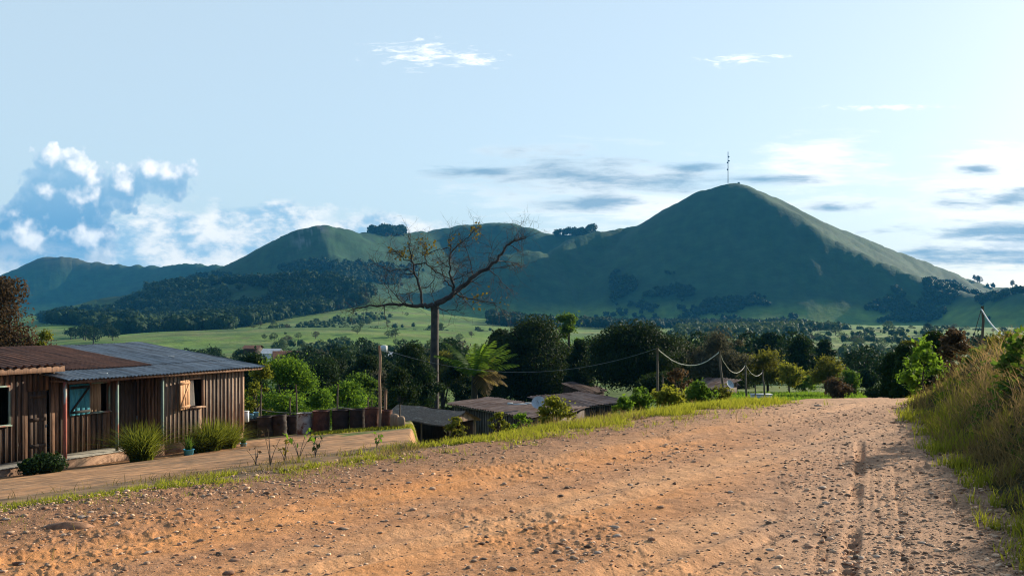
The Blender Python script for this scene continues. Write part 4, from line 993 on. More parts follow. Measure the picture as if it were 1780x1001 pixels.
wire(p2+[0, 0, -.1], p3+[0, 0, -.1], .62, .012, ROPE, 'thin pale cable drooping from the leaning pole to the third pole', rough=.007)
wire(p3+[0, 0, -.05], p4+[0, 0, -.1], .38, .013, ROPE, 'short pale cable drooping between the two lawn poles', rough=.006)
# right-hand line
_, q1 = pole(1708, 33, 532, .05, 'dark thin pole standing above the right bank', name='utility_pole', cat='pole')
wire(W(1706, 537, 33), W(1742, 581, 30), .10, .022, WHITE, 'bright white cable hanging from the pole above the right bank')
wire(W(1742, 581, 30), W(1800, 590, 22), .05, .012, ROPE, 'thin cable trailing over the right bank grass')
wire(W(1706, 537, 33), W(1688, 600, 33), .0, .012, BLACK, 'dark stay wire left of the pole above the right bank')
# thin power line past the mango trees
wire(W(660, 605, 40.6), p1+[0, 0, -.02], 1.0, .008, METAL, 'thin long wire strung from the tall pole to the upright cable pole')

# ------------------------------------------------------------------ lower cabins
def cabin(name, label, pA, pB, zt, zb, depth, roofm, wallm, rise=.4, over=.3, extra=None, seed=0, door=None, windows=(), side=1):
    # pA,pB: plan ends (x,y) of the visible front wall, left to right
    rg = np.random.default_rng(seed); A_ = np.array(pA, float); B_ = np.array(pB, float); Ln = np.linalg.norm(B_-A_); an = math.atan2(B_[1]-A_[1], B_[0]-A_[0])
    e = empty(name, (A_[0], A_[1], zb), an, label=label, cat='cabin'); h = zt-zb
    mb = MB(); op = []
    if door: op.append((door[0], door[1], 0.0, door[2]))
    bt = MB(); plank_wall(mb, bt, 0, Ln, 0, 0, h, op, pw=.2, rg=rg); mb.build('front_wall', wallm, e); bt.build('battens', WOOD_DK, e)
    mb = MB(); mb.bx(.0, .024, .02, depth, 0, h).bx(Ln-.024, Ln, .02, depth, 0, h).bx(0, Ln, depth, depth+.024, 0, h+rise*.9)
    n = 14
    for x_ in (0.012, Ln-.012): mb.add([(x_, 0.02, h), (x_, depth, h), (x_, depth, h+rise)], np.array([[0, 1, 2]]))
    mb.build('side_wall', wallm, e)
    if door:
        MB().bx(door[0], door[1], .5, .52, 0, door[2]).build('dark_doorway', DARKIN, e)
    V1, F1 = corr(-over, Ln+over, -over-.1, depth+over, h+.03-rise*(over/depth), rise/depth, per=.3, amp=.03, jit=.03, ny=10)
    MB().add(V1, F1).build('roof', roofm, e, True)
    MB().bx(-over+.05, Ln+over-.05, -over, -over+.05, h-.12, h-.03-rise*(over/depth)).build('fascia', WOOD_G, e)
    return e
B0 = W(790, 697, 62)[:2]; B1 = W(932, 719, 54)[:2]
cabin('cabin', 'long low cabin with dark plank wall and rusted roof, left of the pale cabin', B0, B1, -4.08, -6.4, 2.3, RUST_G, WOOD_G, .24, .3, seed=1)
C0 = W(1000, 700, 62)[:2]; C1 = W(1085, 695, 66)[:2]
cabin('cabin', 'pale plank cabin with a narrow dark doorway at the road edge', C0, C1, -4.28, -6.8, 3.4, RUST_G, WOOD_L, .36, .3, seed=2, door=(2.15, 2.65, 2.1))
D0 = W(925, 712, 58)[:2]; D1 = W(990, 716, 56.5)[:2]
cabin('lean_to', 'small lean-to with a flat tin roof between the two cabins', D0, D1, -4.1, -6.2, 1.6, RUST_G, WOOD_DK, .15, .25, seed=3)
E0 = W(1018, 672, 84)[:2]; E1 = W(1050, 668, 88)[:2]
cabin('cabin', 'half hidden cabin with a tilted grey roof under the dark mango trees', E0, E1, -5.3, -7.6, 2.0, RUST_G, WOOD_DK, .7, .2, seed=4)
def shed():
    Yd = 49.; x = (762-CX)/F*Yd; zg = gz(x, Yd); e = empty('open_shed', (x-.2, Yd, zg), rad(-32), label='low open-fronted shed with a gabled patchy old roof beside the drums', cat='shed')
    zr = EYE-(709-HY)/F*Yd-zg; ze = zr-.55; w2 = 1.05; x0, x1 = -2.3, 1.9; rg = np.random.default_rng(3)
    mb = MB(); nx, ny = 26, 9
    for sgn in (-1, 1):
        xs = np.linspace(x0, x1, nx); t = np.linspace(0, 1, ny); Xg, Tg = np.meshgrid(xs, t)
        Zg = zr-(zr-ze)*Tg+.05*fbm(Xg*1.4, Tg*3+sgn, 4, 3)-.06*np.sin(Xg*1.2); Yg = sgn*Tg*w2*1.3
        Xg = Xg+.08*fbm(Tg*6, Xg*4, 9, 2)*(np.abs(Xg) > 1.7)
        V = np.stack([Xg, Yg, Zg], -1).reshape(-1, 3); Fq = grid_faces(ny, nx); mb.add(np.concatenate([V, V-[0, 0, .05]]), np.concatenate([Fq, Fq+len(V)]))
    mb.build('roof', THATCH, e, True)
    mb = MB(); mb.add([(x1-.15, -w2, ze), (x1-.15, w2, ze), (x1-.15, 0, zr-.05)], np.array([[0, 1, 2]])); mb.build('gable_panel', WOOD_L, e)
    for x_ in (x0+.2, 0, x1-.2):
        for y_ in (-w2, w2): MB().tube([(x_, y_, -.2), (x_, y_, ze)], .05, 6).build('post', WOOD_G, e)
    MB().bx(x0+.2, x1-.3, w2-.02, w2, 0, ze-.05).build('rear_wall', WOOD_DK, e)
shed()
def dish(px, Yd, py, r, label, az=0.6, name='satellite_dish', pole_h=.5):
    p = W(px, py, Yd); e = empty(name, p-np.array([0, 0, pole_h]), label=label, cat='satellite dish')
    MB().tube([(0, 0, 0), (0, 0, pole_h)], .03, 6).build('mast', METAL, e)
    mb = MB().lathe([(r*q, .28*r*q*q) for q in np.linspace(0, 1, 8)], n=24); V = mb.v[0]; V[:] = V@rotx(rad(60)).T@rotz(az).T+[0, -.03, pole_h]
    mb.build('reflector', TIN, e, True)
    R = rotz(az)@rotx(rad(60)); MB().tube([(0, -.03, pole_h), tuple(R@np.array([0, 0, r*.9])+[0, -.03, pole_h])], .015, 5).build('feed_arm', METAL, e)
dish(936, 56, 700, .38, 'grey white satellite dish on the cabin roof', -.3)
dish(1268, 74, 668, .33, 'white satellite dish beside the hut under the greyish tree', .6, pole_h=1.2)
o = MB().box((0, 0, 0), (.9, .3, .06), rotz(.3)).box((.5, .1, .05), (.5, .25, .05), rotz(-.4)).box((-.6, 0, .03), (.3, .3, .1)).build('scrap_metal', TIN); o.location = tuple(W(905, 704, 57)+np.array([0, 0, .06])); tag(o, 'bright scraps of metal lying on the left cabin roof', 'scrap')
# hut under the trees right of centre
H0 = W(1200, 668, 76)[:2]; H1 = W(1250, 668, 74)[:2]
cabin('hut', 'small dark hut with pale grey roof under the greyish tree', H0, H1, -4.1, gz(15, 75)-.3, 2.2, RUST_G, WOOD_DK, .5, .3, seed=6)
H0 = W(1256, 668, 80)[:2]; H1 = W(1282, 668, 80)[:2]
cabin('hut', 'tiny pale walled hut right of the dark hut under the trees', H0, H1, -4.3, gz(17, 80)-.3, 2, RUST_G, WOOD_DK, .3, .2, seed=7)
o = MB().box((0, 0, .15), (1.2, .6, .25)).box((0, 0, .3), (1.3, .7, .05)).build('white_crate', TIN); xx = W(1323, 681, 62); o.location = (xx[0], xx[1], gz(xx[0], xx[1])+.02); tag(o, 'low white object lying on the green lawn', 'crate')

# ------------------------------------------------------------------ far village
def far_house(px, Yd, wpx, ytop, label, wallm, roofm, dep=5, hroof=1.0, rot=0, hw=2.4):
    x = (px-CX)/F*Yd; w = wpx/F*Yd; top = EYE-(ytop-HY)/F*Yd; z = min(gz(x, Yd)-.3, top-hroof-hw); e = empty('village_house', (x, Yd, z), rot, label=label, cat='house')
    hwall = top-hroof-z
    mb = MB().bx(-w/2, w/2, -dep/2, dep/2, 0, hwall); mb.add([(-w/2, -dep/2, hwall), (-w/2, dep/2, hwall), (-w/2, 0, hwall+hroof)], np.array([[0, 1, 2]])); mb.add([(w/2, -dep/2, hwall), (w/2, dep/2, hwall), (w/2, 0, hwall+hroof)], np.array([[0, 1, 2]])); mb.build('wall', wallm, e)
    mb = MB(); o_ = .4
    for s_ in (-1, 1):
        mb.add([(-w/2-o_, s_*(dep/2+o_), hwall-.15+.03), (w/2+o_, s_*(dep/2+o_), hwall-.15+.03), (w/2+o_, 0, hwall+hroof+.04), (-w/2-o_, 0, hwall+hroof+.04)], np.array([[0, 1, 2, 3]]))
    mb.build('roof', roofm, e)
    for i, xx_ in enumerate(np.linspace(-w*.3, w*.3, 3)):
        if i == 1: MB().bx(xx_-.4, xx_+.4, -dep/2-.03, -dep/2-.004, 0.1, min(2, hwall-.2)).build('door', DARKIN, e)
        else: MB().bx(xx_-.4, xx_+.4, -dep/2-.03, -dep/2-.004, hwall*.45, hwall*.85).build('window', DARKIN, e)
far_house(473, 230, 26, 606, 'far white house with a pale roof among the valley trees', WHITE, TIN, 5, .9)
far_house(500, 190, 44, 610, 'far house with a long reddish brown roof in front of the white one', STONE, RUST, 7, 1.3, .25)
far_house(440, 240, 24, 600, 'far low house with a dark red roof at the field edge', WOOD_DK, RUST, 5, .6)
far_house(682, 200, 14, 612, 'far white house peeking from the trees left of the bare trunk', WHITE, TIN, 4, .6)
o = MB().bx(-.8, .8, -.05, .05, 1.2, 3.4).bx(-.7, -.6, -.04, .04, 0, 1.199).bx(.6, .7, -.04, .04, 0, 1.199).build('signboard', simple('pale_blue_board', (.35, .5, .62), (.45, .6, .7), 3)); xx = (498-CX)/F*235; o.location = (xx, 235, gz(xx, 235)); tag(o, 'pale blue white board standing by the far houses', 'sign board')
def tank():
    Yd = 150.; x = (667.5-CX)/F*Yd; z = gz(x, Yd); zt = EYE-(600-HY)/F*Yd-z; e = empty('water_tank', (x, Yd, z), label='pale water tank on a stand behind the top of the tall pole', cat='water tank')
    MB().lathe([(0, zt-1.0), (.5, zt-1.0), (.52, zt-.1), (.3, zt), (0, zt)], n=14).build('tank', WHITE, e, True)
    for a, b_ in ((-.4, -.4), (.4, -.4), (.4, .4), (-.4, .4)): MB().tube([(a, b_, 0), (a, b_, zt-1.0)], .05, 5).build('leg', METAL, e)
tank()
# ------------------------------------------------------------------ far trees as individuals (shared meshes)
rng = np.random.default_rng(99)
def variant(seed, style, lm, n, leaf, wr):
    rg = np.random.default_rng(seed); Ls = lumps_for(rg, wr, .8, .2, style); V, Fx = crown_mesh(rg, Ls, n, leaf, soft=style == 'loose')
    mb = trunk_mb(rg, 1, .2, .035, Ls, 5); Vt = np.concatenate(mb.v); return (V, Fx), mb
VAR = []
for i, (stl, lm, n, lf, wr) in enumerate((('dense', 'far', 1500, .075, 1.1), ('dense', 'farlight', 1300, .075, 1.3), ('loose', 'far', 1200, .075, 1.2), ('tall', 'far', 1300, .075, .8), ('loose', 'farlight', 900, .07, 1.3), ('loose', 'grey', 800, .065, 1.2))):
    (V, Fx), mb = variant(500+i, stl, lm, n, lf, wr)
    c = mesh_np('crown', V, Fx, L[lm]); t = mb.build('trunk', BARK_D); VAR.append((c.data, t.data)); bpy.data.objects.remove(c); bpy.data.objects.remove(t)
def vtree(x, y, h, v, label, group, wide=1.):
    e = empty('valley_tree', (x, y, gz(x, y)-.02*h), rng.uniform(0, 6), label=label, cat='tree', group=group); e.scale = (h*wide, h*wide, h)
    for nm_, d in zip(('crown', 'trunk'), VAR[v]):
        o = bpy.data.objects.new(nm_, d); COL.objects.link(o); o.parent = e
def band(n, px0, px1, Y0, Y1, h0, h1, vs, label, group, wide=1.):
    for i in range(n):
        px = rng.uniform(px0, px1); yd = Y0*(Y1/Y0)**rng.uniform(0, 1); vtree((px-CX)/F*yd, yd, rng.uniform(h0, h1), int(rng.choice(vs)), label, group, wide)
band(40, 425, 780, 130, 200, 4, 7, (0, 2, 3, 5), 'dark rounded tree in the dense belt below the far green fields on the left', 'trees of the near valley belt on the left')
band(18, 262, 470, 260, 330, 4, 7, (0, 0, 2), 'dark tree in the belt behind the house roof', 'trees of the belt behind the roof')
band(16, 540, 800, 240, 330, 5, 9, (0, 0, 1, 2, 5), 'dark round tree at the foot of the far green field', 'round trees at the foot of the field')
band(9, 100, 200, 520, 620, 7, 10, (0, 0, 2), 'dark tree of the small row on the far left field', 'tree row on the left field')
band(18, 780, 1130, 170, 330, 5, 8, (0, 1, 2), 'tree behind the two large mango trees', 'trees behind the mango trees')
band(30, 1170, 1400, 130, 270, 4, 7.5, (0, 1, 2, 4, 5), 'loose tree in the valley beyond the end of the road', 'trees in the valley beyond the road')
band(9, 1400, 1560, 100, 170, 2.5, 3.8, (0, 2, 4), 'low tree in the dip beyond the end of the road', 'low trees beyond the end of the road')
band(24, 1520, 1790, 200, 420, 5, 9, (1, 2, 4), 'pale tree in the valley behind the right bank', 'trees behind the right bank')
band(8, 440, 640, 350, 480, 5, 8, (0, 4), 'single tree standing on the bright green field', 'single trees on the bright field')
band(42, 430, 860, 520, 1000, 3, 5.5, (1, 4, 5), 'small scrubby tree dotted over the far green slope', 'scrub trees on the far slope')
band(50, 1160, 1790, 420, 900, 3.5, 7.5, (1, 2, 4, 5), 'small scrubby tree dotted over the pale plain on the right', 'scrub trees on the right plain')
band(18, 440, 800, 420, 560, 3, 5, (1, 4, 5), 'small bush like tree on the mid green field', 'bushes on the mid field')
band(6, 1690, 1790, 2270, 2300, 12, 18, (0, 3), 'tree on the ridge line at the far right', 'ridge trees at the far right')
# ------------------------------------------------------------------ far forests (stuff)
def forest(name, label, poly_fn, n, Y0, Y1, px0, px1, hr=(7, 12), mats='far', seed=0, cards=36):
    rg = np.random.default_rng(seed); yd = rg.uniform(Y0, Y1, n*4); px = rg.uniform(px0, px1, n*4); x = (px-CX)/F*yd; z = H(x, yd); py = HY-(z-EYE)/yd*F
    k = poly_fn(px, py, x, yd, z) ; x, yd, z = x[k][:n], yd[k][:n], z[k][:n]; m = len(x)
    h = rg.uniform(hr[0], hr[1], m); r = h*rg.uniform(.42, .6, m)
    core = IV[None]*(1+rg.uniform(-.18, .18, (m, 12, 1)))*np.stack([r*.8, r*.8, h*.38], -1)[:, None]+np.stack([x, yd, z+h*.55], -1)[:, None]
    Fi = (IF[None]+(np.arange(m)*12)[:, None, None]).reshape(-1, 3)
    d = rdir(rg, m*cards).reshape(m, cards, 3); P = d*np.stack([r, r, h*.45], -1)[:, None]*rg.uniform(.75, 1.08, (m, cards, 1))+np.stack([x, yd, z+h*.55], -1)[:, None]
    P = P.reshape(-1, 3); d = d.reshape(-1, 3); N = d+rdir(rg, len(P))*.7; U = np.cross(N, rdir(rg, len(P))); U /= np.linalg.norm(U, axis=1, keepdims=True); Vv = np.cross(N, U); Vv /= np.linalg.norm(Vv, axis=1, keepdims=True)
    s_ = (np.repeat(r, cards)*.24*rg.uniform(.6, 1.4, len(P)))[:, None]
    V, Fq = quads(P, U*s_, Vv*s_)
    o = mesh_np(name, np.concatenate([core.reshape(-1, 3), V]), [Fi, Fq+len(Fi)//20*12], L[mats]); return tag(o, label, 'forest', kind='stuff')
def inpoly(poly):
    P = np.array(poly, float)
    def f(px, py, *a):
        c = np.zeros(px.shape, bool); j = len(P)-1
        for i in range(len(P)):
            k = ((P[i, 1] > py) != (P[j, 1] > py)) & (px < (P[j, 0]-P[i, 0])*(py-P[i, 1])/(P[j, 1]-P[i, 1]+1e-9)+P[i, 0]); c ^= k; j = i
        return c
    return f
def fpoly(poly, nz=.0, seed=1, sc=40):
    f = inpoly(poly)
    return lambda px, py, x, y, z: f(px, py) & (fbm(x/sc, y/sc, seed, 3) > nz)
forest('forest', 'dense dark forest covering the foothills on the left', fpoly([(80, 552), (200, 540), (250, 505), (340, 492), (430, 492), (480, 474), (600, 478), (660, 500), (640, 530), (560, 545), (450, 565), (330, 600), (190, 600), (170, 580), (60, 560)], -.10, 1, 75), 4200, 700, 1500, 50, 700, seed=1, hr=(5, 15))
forest('forest', 'lighter scattered trees among the dark foothill forest', fpoly([(100, 560), (300, 500), (600, 480), (640, 530), (300, 590)], .0), 700, 750, 1450, 80, 680, mats='farlight', seed=2)
forest('forest', 'strip of forest running up the hill flank below the second summit', fpoly([(230, 525), (300, 490), (360, 478), (400, 478), (460, 492), (640, 462), (700, 500), (560, 480), (450, 505), (330, 515)], -.3), 1500, 1400, 2100, 220, 710, seed=3, cards=26)
forest('forest', 'forest tongue on the shaded slope left of the bare tree', fpoly([(470, 470), (540, 455), (660, 460), (760, 468), (700, 492), (560, 488)], -.25), 1200, 1400, 2200, 460, 780, seed=4, cards=26)
forest('forest', 'woods along the foot of the pointed mountain', fpoly([(850, 545), (1020, 528), (1160, 535), (1300, 540), (1400, 556), (1400, 578), (1180, 572), (1000, 575), (850, 575)], -.12), 1600, 900, 1600, 840, 1420, seed=5)
forest('forest', 'lighter woods just in front of the pointed mountain', fpoly([(1180, 550), (1420, 552), (1480, 575), (1400, 590), (1180, 586)], .05), 500, 600, 1200, 1150, 1500, mats='farlight', seed=6, hr=(6, 10))
forest('forest', 'thin wood on the lower shaded slope of the pointed mountain', fpoly([(1060, 470), (1120, 455), (1240, 505), (1360, 520), (1370, 545), (1160, 545), (1060, 530)], .05, 9), 1500, 1450, 1900, 1040, 1400, seed=7, cards=24, hr=(6, 9))
forest('forest', 'scrub wood at the right foot of the pointed mountain', fpoly([(1500, 540), (1560, 500), (1620, 488), (1720, 500), (1790, 500), (1790, 560), (1500, 562)], .0), 1600, 1200, 2300, 1490, 1800, seed=8, cards=26)
forest('scrub', 'sparse scrub dotted over the far green slope left of the bare tree', fpoly([(270, 596), (480, 575), (640, 545), (860, 560), (860, 600), (640, 625), (440, 610)], .16, 5, 75), 700, 400, 1100, 260, 870, mats='farlight', seed=31, hr=(1.5, 5.5), cards=26)
forest('scrub', 'sparse scrub dotted over the pale plain at the right', fpoly([(1160, 575), (1400, 572), (1790, 560), (1790, 640), (1430, 640), (1160, 610)], .1, 6, 75), 700, 350, 1100, 1150, 1800, mats='farlight', seed=32, hr=(1.5, 6), cards=26)
forest('forest', 'dark grove crowning the ridge between the two left summits', lambda px, py, x, y, z: (px > 603) & (px < 700) & (y > 2080-(700-px)*1.2) & (z > EYE-(412-HY)/F*y), 150, 2080, 2350, 600, 702, seed=9, hr=(7, 22), cards=70)
forest('forest', 'small dark grove on the ridge left of the pointed mountain', lambda px, py, x, y, z: (px > 966) & (px < 1034) & (py < 412) & (y > 2150), 80, 2150, 2380, 962, 1036, seed=10, hr=(6, 17), cards=70)
# ------------------------------------------------------------------ radio mast
def mast():
    p = W(1265.5, 318, 2000); p[2] = gz(p[0], p[1]); top = EYE-(264-HY)/F*2000-p[2]
    e = empty('radio_mast', p, label='slender radio mast with small dish drums on the mountain summit', cat='radio mast')
    mb = MB(); r = .9
    for i in range(3): a = i*2*PI/3; mb.tube([(r*math.cos(a), r*math.sin(a), -1), (r*.7*math.cos(a), r*.7*math.sin(a), top)], .22, 5)
    n = 26
    for k in range(n):
        z0 = top*k/n; z1 = top*(k+1)/n
        for i in range(3):
            a = i*2*PI/3; b_ = (i+1)*2*PI/3; mb.tube([(r*.85*math.cos(a), r*.85*math.sin(a), z0), (r*.85*math.cos(b_), r*.85*math.sin(b_), z1)], .12, 4)
    mb.build('lattice', METAL, e)
    for zf, sx in ((.83, 1), (.70, 1.3), (.645, -1), (.42, -1)):
        m = MB().lathe([(0, 0), (1.5, 0), (1.5, 1.2), (0, 1.3)], n=14); V = m.v[0]; V[:] = V@rotx(rad(90)).T; m.build('antenna_drum', BLACK, e, True).location = (sx*1.2, -.6, top*zf)
    q = W(1284, 319, 2005); o = MB().bx(-2, 2, -1.5, 1.5, -1, 2.6).add([(-2.4, -1.9, 2.6), (2.4, -1.9, 2.6), (2.4, 1.9, 3.2), (-2.4, 1.9, 3.2)], np.array([[0, 1, 2, 3]])).build('equipment_hut', METAL)
    o.location = (q[0], q[1], gz(q[0], q[1])); tag(o, 'tiny equipment hut on the summit right of the mast', 'hut')
mast()

# ------------------------------------------------------------------ haze
def haze():
    o = MB().bx(-5150, 5150, -5150, 5150, -70, 345).build('haze', None); tag(o, kind='stuff', label='thin blue air haze over the whole landscape', cat='haze')
    m, nt = M('haze_air'); b = NB(nt); p = b.n('ShaderNodeVolumePrincipled'); p.inputs['Density'].default_value = HZ; p.inputs['Color'].default_value = (.06, .38, .82, 1); p.inputs['Anisotropy'].default_value = .0
    out = b.n('ShaderNodeOutputMaterial'); b.l(p.outputs[0], out.inputs['Volume']); o.data.materials.append(m)
HZ = 8.5e-5
haze()

# ------------------------------------------------------------------ sun, sky, clouds
SAZ, SEL = 51., 18.5
sd = Vector((math.sin(rad(SAZ))*math.cos(rad(SEL)), math.cos(rad(SAZ))*math.cos(rad(SEL)), math.sin(rad(SEL))))
ld = bpy.data.lights.new('sun', 'SUN'); ld.energy = 5.0; ld.angle = rad(.55); ld.color = (1, .88, .69)
lo = bpy.data.objects.new('sun', ld); COL.objects.link(lo); lo.rotation_euler = sd.to_track_quat('Z', 'Y').to_euler()
wd = bpy.data.worlds.new('World'); S.world = wd; wd.use_nodes = True; nt = wd.node_tree; nt.nodes.clear(); b = NB(nt)
sky = b.n('ShaderNodeTexSky', sky_type='NISHITA', sun_disc=False, sun_elevation=rad(SEL), sun_rotation=rad(SAZ), altitude=400, air_density=1.0, dust_density=1.2, ozone_density=2.0)
geo = b.n('ShaderNodeTexCoord'); sx = b.n('ShaderNodeSeparateXYZ'); b.l(geo.outputs['Generated'], sx.inputs[0])
dy = b.math('MAXIMUM', sx.outputs[1], .08)
U = b.math('MULTIPLY_ADD', b.math('DIVIDE', sx.outputs[0], dy), 1.73, .89)
Vv = b.math('MULTIPLY_ADD', b.math('DIVIDE', sx.outputs[2], dy), -1.73, .54)
cb = b.n('ShaderNodeCombineXYZ'); b.l(U, cb.inputs[0]); b.l(Vv, cb.inputs[1]); UV = cb.outputs[0]
# cumulus group
grp = bpy.data.node_groups.new('CumulusField', 'ShaderNodeTree'); grp.interface.new_socket('P', in_out='INPUT', socket_type='NodeSocketVector'); grp.interface.new_socket('F', in_out='OUTPUT', socket_type='NodeSocketFloat')
g = NB(grp); gi = g.n('NodeGroupInput'); go = g.n('NodeGroupOutput')
sp_ = g.n('ShaderNodeSeparateXYZ'); g.l(gi.outputs[0], sp_.inputs[0]); gu, gv = sp_.outputs[0], sp_.outputs[1]
BL = [(.092, .285, .040, .036), (.128, .295, .045, .036), (.160, .318, .030, .035), (.082, .335, .052, .05), (.135, .35, .07, .06), (.055, .36, .032, .045), (.215, .325, .055, .045), (.255, .30, .035, .032), (.295, .302, .045, .030), (.330, .292, .026, .022), (.30, .325, .040, .025),
      (.045, .42, .10, .075), (-.02, .47, .09, .08), (.13, .42, .08, .07), (.0, .40, .06, .03)]
acc = None
for cx_, cy_, rx, ry in BL:
    a = g.math('MULTIPLY', g.math('SUBTRACT', gu, cx_), 1/rx); c = g.math('MULTIPLY', g.math('SUBTRACT', gv, cy_), 1/ry)
    d = g.math('SUBTRACT', 1, g.math('SQRT', g.math('ADD', g.math('MULTIPLY', a, a), g.math('MULTIPLY', c, c))))
    d = g.math('MULTIPLY', d, (rx+ry)*7.5)
    acc = d if acc is None else g.math('SMOOTH_MAX', acc, d, .28)
vor = g.n('ShaderNodeTexVoronoi', feature='F1'); vor.inputs['Scale'].default_value = 30; vor.inputs['Detail'].default_value = 2.5; vor.inputs['Roughness'].default_value = .55
nd = g.n('ShaderNodeTexNoise'); nd.inputs['Scale'].default_value = 20; nd.inputs['Detail'].default_value = 6; g.l(gi.outputs[0], nd.inputs['Vector'])
wv = g.n('ShaderNodeVectorMath', operation='MULTIPLY_ADD'); g.l(nd.outputs[1], wv.inputs[0]); wv.inputs[1].default_value = (.02, .02, 0); g.l(gi.outputs[0], wv.inputs[2]); g.l(wv.outputs[0], vor.inputs['Vector'])
bil = g.math('SUBTRACT', .42, vor.outputs['Distance'])
fld = g.math('ADD', g.math('ADD', acc, .27), g.math('ADD', g.math('MULTIPLY', bil, .34), g.math('MULTIPLY', g.math('SUBTRACT', g.noise(gi.outputs[0], 34, 7, .6), .5), .30)))
g.l(fld, go.inputs[0])
def cum(off):
    n = b.n('ShaderNodeGroup'); n.node_tree = grp
    if off: 
        v = b.n('ShaderNodeVectorMath', operation='ADD'); b.l(UV, v.inputs[0]); v.inputs[1].default_value = off; b.l(v.outputs[0], n.inputs[0])
    else: b.l(UV, n.inputs[0])
    return n.outputs[0]
f0 = cum(None); f1 = cum((.016, -.024, 0))
front = b.math('MULTIPLY', b.mr(sx.outputs[1], .1, .3), 1)
alpha = b.math('MULTIPLY', b.mr(f0, .06, .24), front)
lit = b.math('MULTIPLY', b.math('SUBTRACT', f0, f1), 1.9)
litm = b.mr(lit, .05, 1.35)
thin = b.mr(f0, .1, .45)
def elli(cx_, cy_, rx, ry, vec=(U, Vv)):
    a = b.math('MULTIPLY', b.math('SUBTRACT', vec[0], cx_), 1/rx); c = b.math('MULTIPLY', b.math('SUBTRACT', vec[1], cy_), 1/ry)
    return b.math('SUBTRACT', 1, b.math('SQRT', b.math('ADD', b.math('MULTIPLY', a, a), b.math('MULTIPLY', c, c))))
def mx(*a):
    r = a[0]
    for q in a[1:]: r = b.math('SMOOTH_MAX', r, q, .15)
    return r
def mapn(sx_, sy_, off, scale, det=6, rough=.58, dist=0):
    m = b.n('ShaderNodeMapping'); m.inputs['Scale'].default_value = (sx_, sy_, 1); m.inputs['Location'].default_value = off; b.l(UV, m.inputs[0]); return b.noise(m.outputs[0], scale, det, rough, dist)
KS = 1/.10            # sky strength is .10: divide target radiances so that cloud colours come out right
def C8(c, k=1.0): return tuple(v*KS*k for v in lin(c))
EXPK = .72
# base sky: nishita, gently lifted towards the pale blue of the photograph
SKYT = (1.0, .97, .96); VEIL = .6
skyc = b.n('ShaderNodeMix', data_type='RGBA', blend_type='MULTIPLY'); skyc.inputs[0].default_value = 1; b.l(sky.outputs[0], skyc.inputs[6]); skyc.inputs[7].default_value = (*SKYT, 1)
col = b.mix(b.math('MULTIPLY', b.mr(sx.outputs[1], -.25, .45), VEIL), skyc.outputs[2], C8((203, 223, 233), EXPK*1.08))
# low soft bank behind the hills on the left
nb = mapn(1, 2.2, (3, 1, 0), 9, 8, .6, .12)
bank = mx(elli(.30, .43, .30, .085), elli(.50, .40, .16, .055), elli(.12, .47, .2, .09), elli(.66, .40, .15, .035), elli(.49, .37, .055, .03), elli(.21, .44, .06, .03))
bf = b.math('ADD', bank, b.math('MULTIPLY', b.math('SUBTRACT', nb, .5), 1.5))
ba = b.math('MULTIPLY', b.mr(bf, .05, .45), front)
nb2 = mapn(1, 1.8, (7.03, 4.02, 0), 11, 8, .6, .12)
bl = b.mr(nb2, .38, .60)
col = b.mix(b.math('MULTIPLY', ba, .95), col, b.mix(bl, C8((164, 202, 228), EXPK*.92), C8((252, 250, 244), EXPK*1.05)))
# cumulus
cc = b.mix(litm, b.mix(b.mr(Vv, .27, .44), C8((158, 199, 228), EXPK*.86), C8((112, 170, 214), EXPK*.8)), C8((255, 253, 250), EXPK*1.08))
cc = b.mix(b.math('MULTIPLY', b.math('SUBTRACT', 1, thin), .25), cc, C8((225, 236, 242), EXPK))
col = b.mix(b.math('MULTIPLY', alpha, b.mr(Vv, .38, .50, 1, .3)), col, cc)
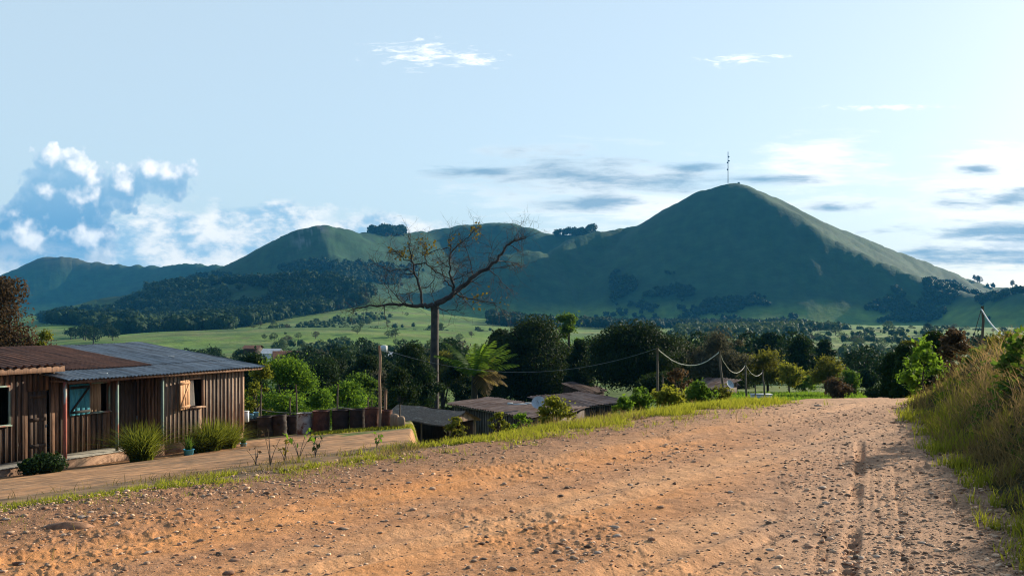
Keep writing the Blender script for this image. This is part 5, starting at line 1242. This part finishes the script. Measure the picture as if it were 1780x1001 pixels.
# streaky layer, centre and right
ns = mapn(1, 8.5, (0, 0, 0), 3.6, 9, .64, .35); ns2 = mapn(1, 5, (5, 2, 0), 12, 6, .6, .3)
def layer(m, n, k, lo_, hi_): return b.mr(b.math('ADD', m, b.math('MULTIPLY', b.math('SUBTRACT', n, .5), k)), lo_, hi_)
wl = mx(elli(1.02, .315, .36, .075), elli(1.10, .36, .30, .07), elli(1.42, .27, .16, .05), elli(1.72, .285, .14, .06), elli(1.72, .36, .24, .13), elli(1.45, .36, .14, .03), elli(1.75, .43, .3, .1), elli(1.40, .30, .2, .05))
wa = b.math('MULTIPLY', layer(wl, b.math('ADD', b.math('MULTIPLY', ns, .6), b.math('MULTIPLY', ns2, .4)), 3.4, .15, 1.1), front)
col = b.mix(b.math('MULTIPLY', wa, .80), col, C8((255, 252, 246), EXPK*1.2))
cw = mx(elli(.735, .095, .12, .03), elli(.82, .103, .08, .02), elli(1.28, .104, .075, .016), elli(1.36, .098, .03, .008), elli(1.54, .187, .13, .008))
ncr = mapn(1, 4.5, (9, 4, 0), 22, 7, .7, .6)
col = b.mix(b.math('MULTIPLY', b.math('MULTIPLY', layer(cw, ncr, 4.5, .25, 1.5), front), .8), col, C8((255, 254, 250), EXPK*1.2))
gl = mx(elli(.84, .297, .16, .022), elli(1.00, .305, .30, .06), elli(1.14, .318, .22, .035), elli(1.33, .312, .16, .02), elli(1.03, .352, .17, .03), elli(1.45, .362, .10, .02), elli(1.70, .295, .06, .018), elli(1.78, .348, .24, .032), elli(1.74, .402, .26, .030), elli(1.72, .445, .30, .035), elli(1.20, .29, .10, .02))
ga = b.math('MULTIPLY', layer(gl, b.math('ADD', b.math('MULTIPLY', ns, .5), b.math('MULTIPLY', ns2, .5)), 3.4, .15, 1.15), front)
col = b.mix(b.math('MULTIPLY', ga, .85), col, C8((112, 160, 192), EXPK*.9))
wd.cycles.sampling_method = 'MANUAL'; wd.cycles.sample_map_resolution = 256
bg = b.n('ShaderNodeBackground', i_Strength=.10); b.l(col, bg.inputs[0]); wo = b.n('ShaderNodeOutputWorld'); b.l(bg.outputs[0], wo.inputs[0])

# ------------------------------------------------------------------ camera / render
cd = bpy.data.cameras.new('camera'); cd.sensor_width = 36; cd.lens = F/1780*36; cd.shift_y = (HY-500.5)/1780; cd.clip_end = 30000; cd.clip_start = .1
co = bpy.data.objects.new('camera', cd); COL.objects.link(co); co.location = (0, 0, EYE); co.rotation_euler = (rad(90), 0, 0); S.camera = co
vs = S.view_settings; vs.view_transform = 'Standard'; vs.look = 'None'; vs.exposure = .78; vs.gamma = 1
S.render.engine = 'CYCLES'; S.cycles.filter_width = 1.1
S.cycles.volume_bounces = 1
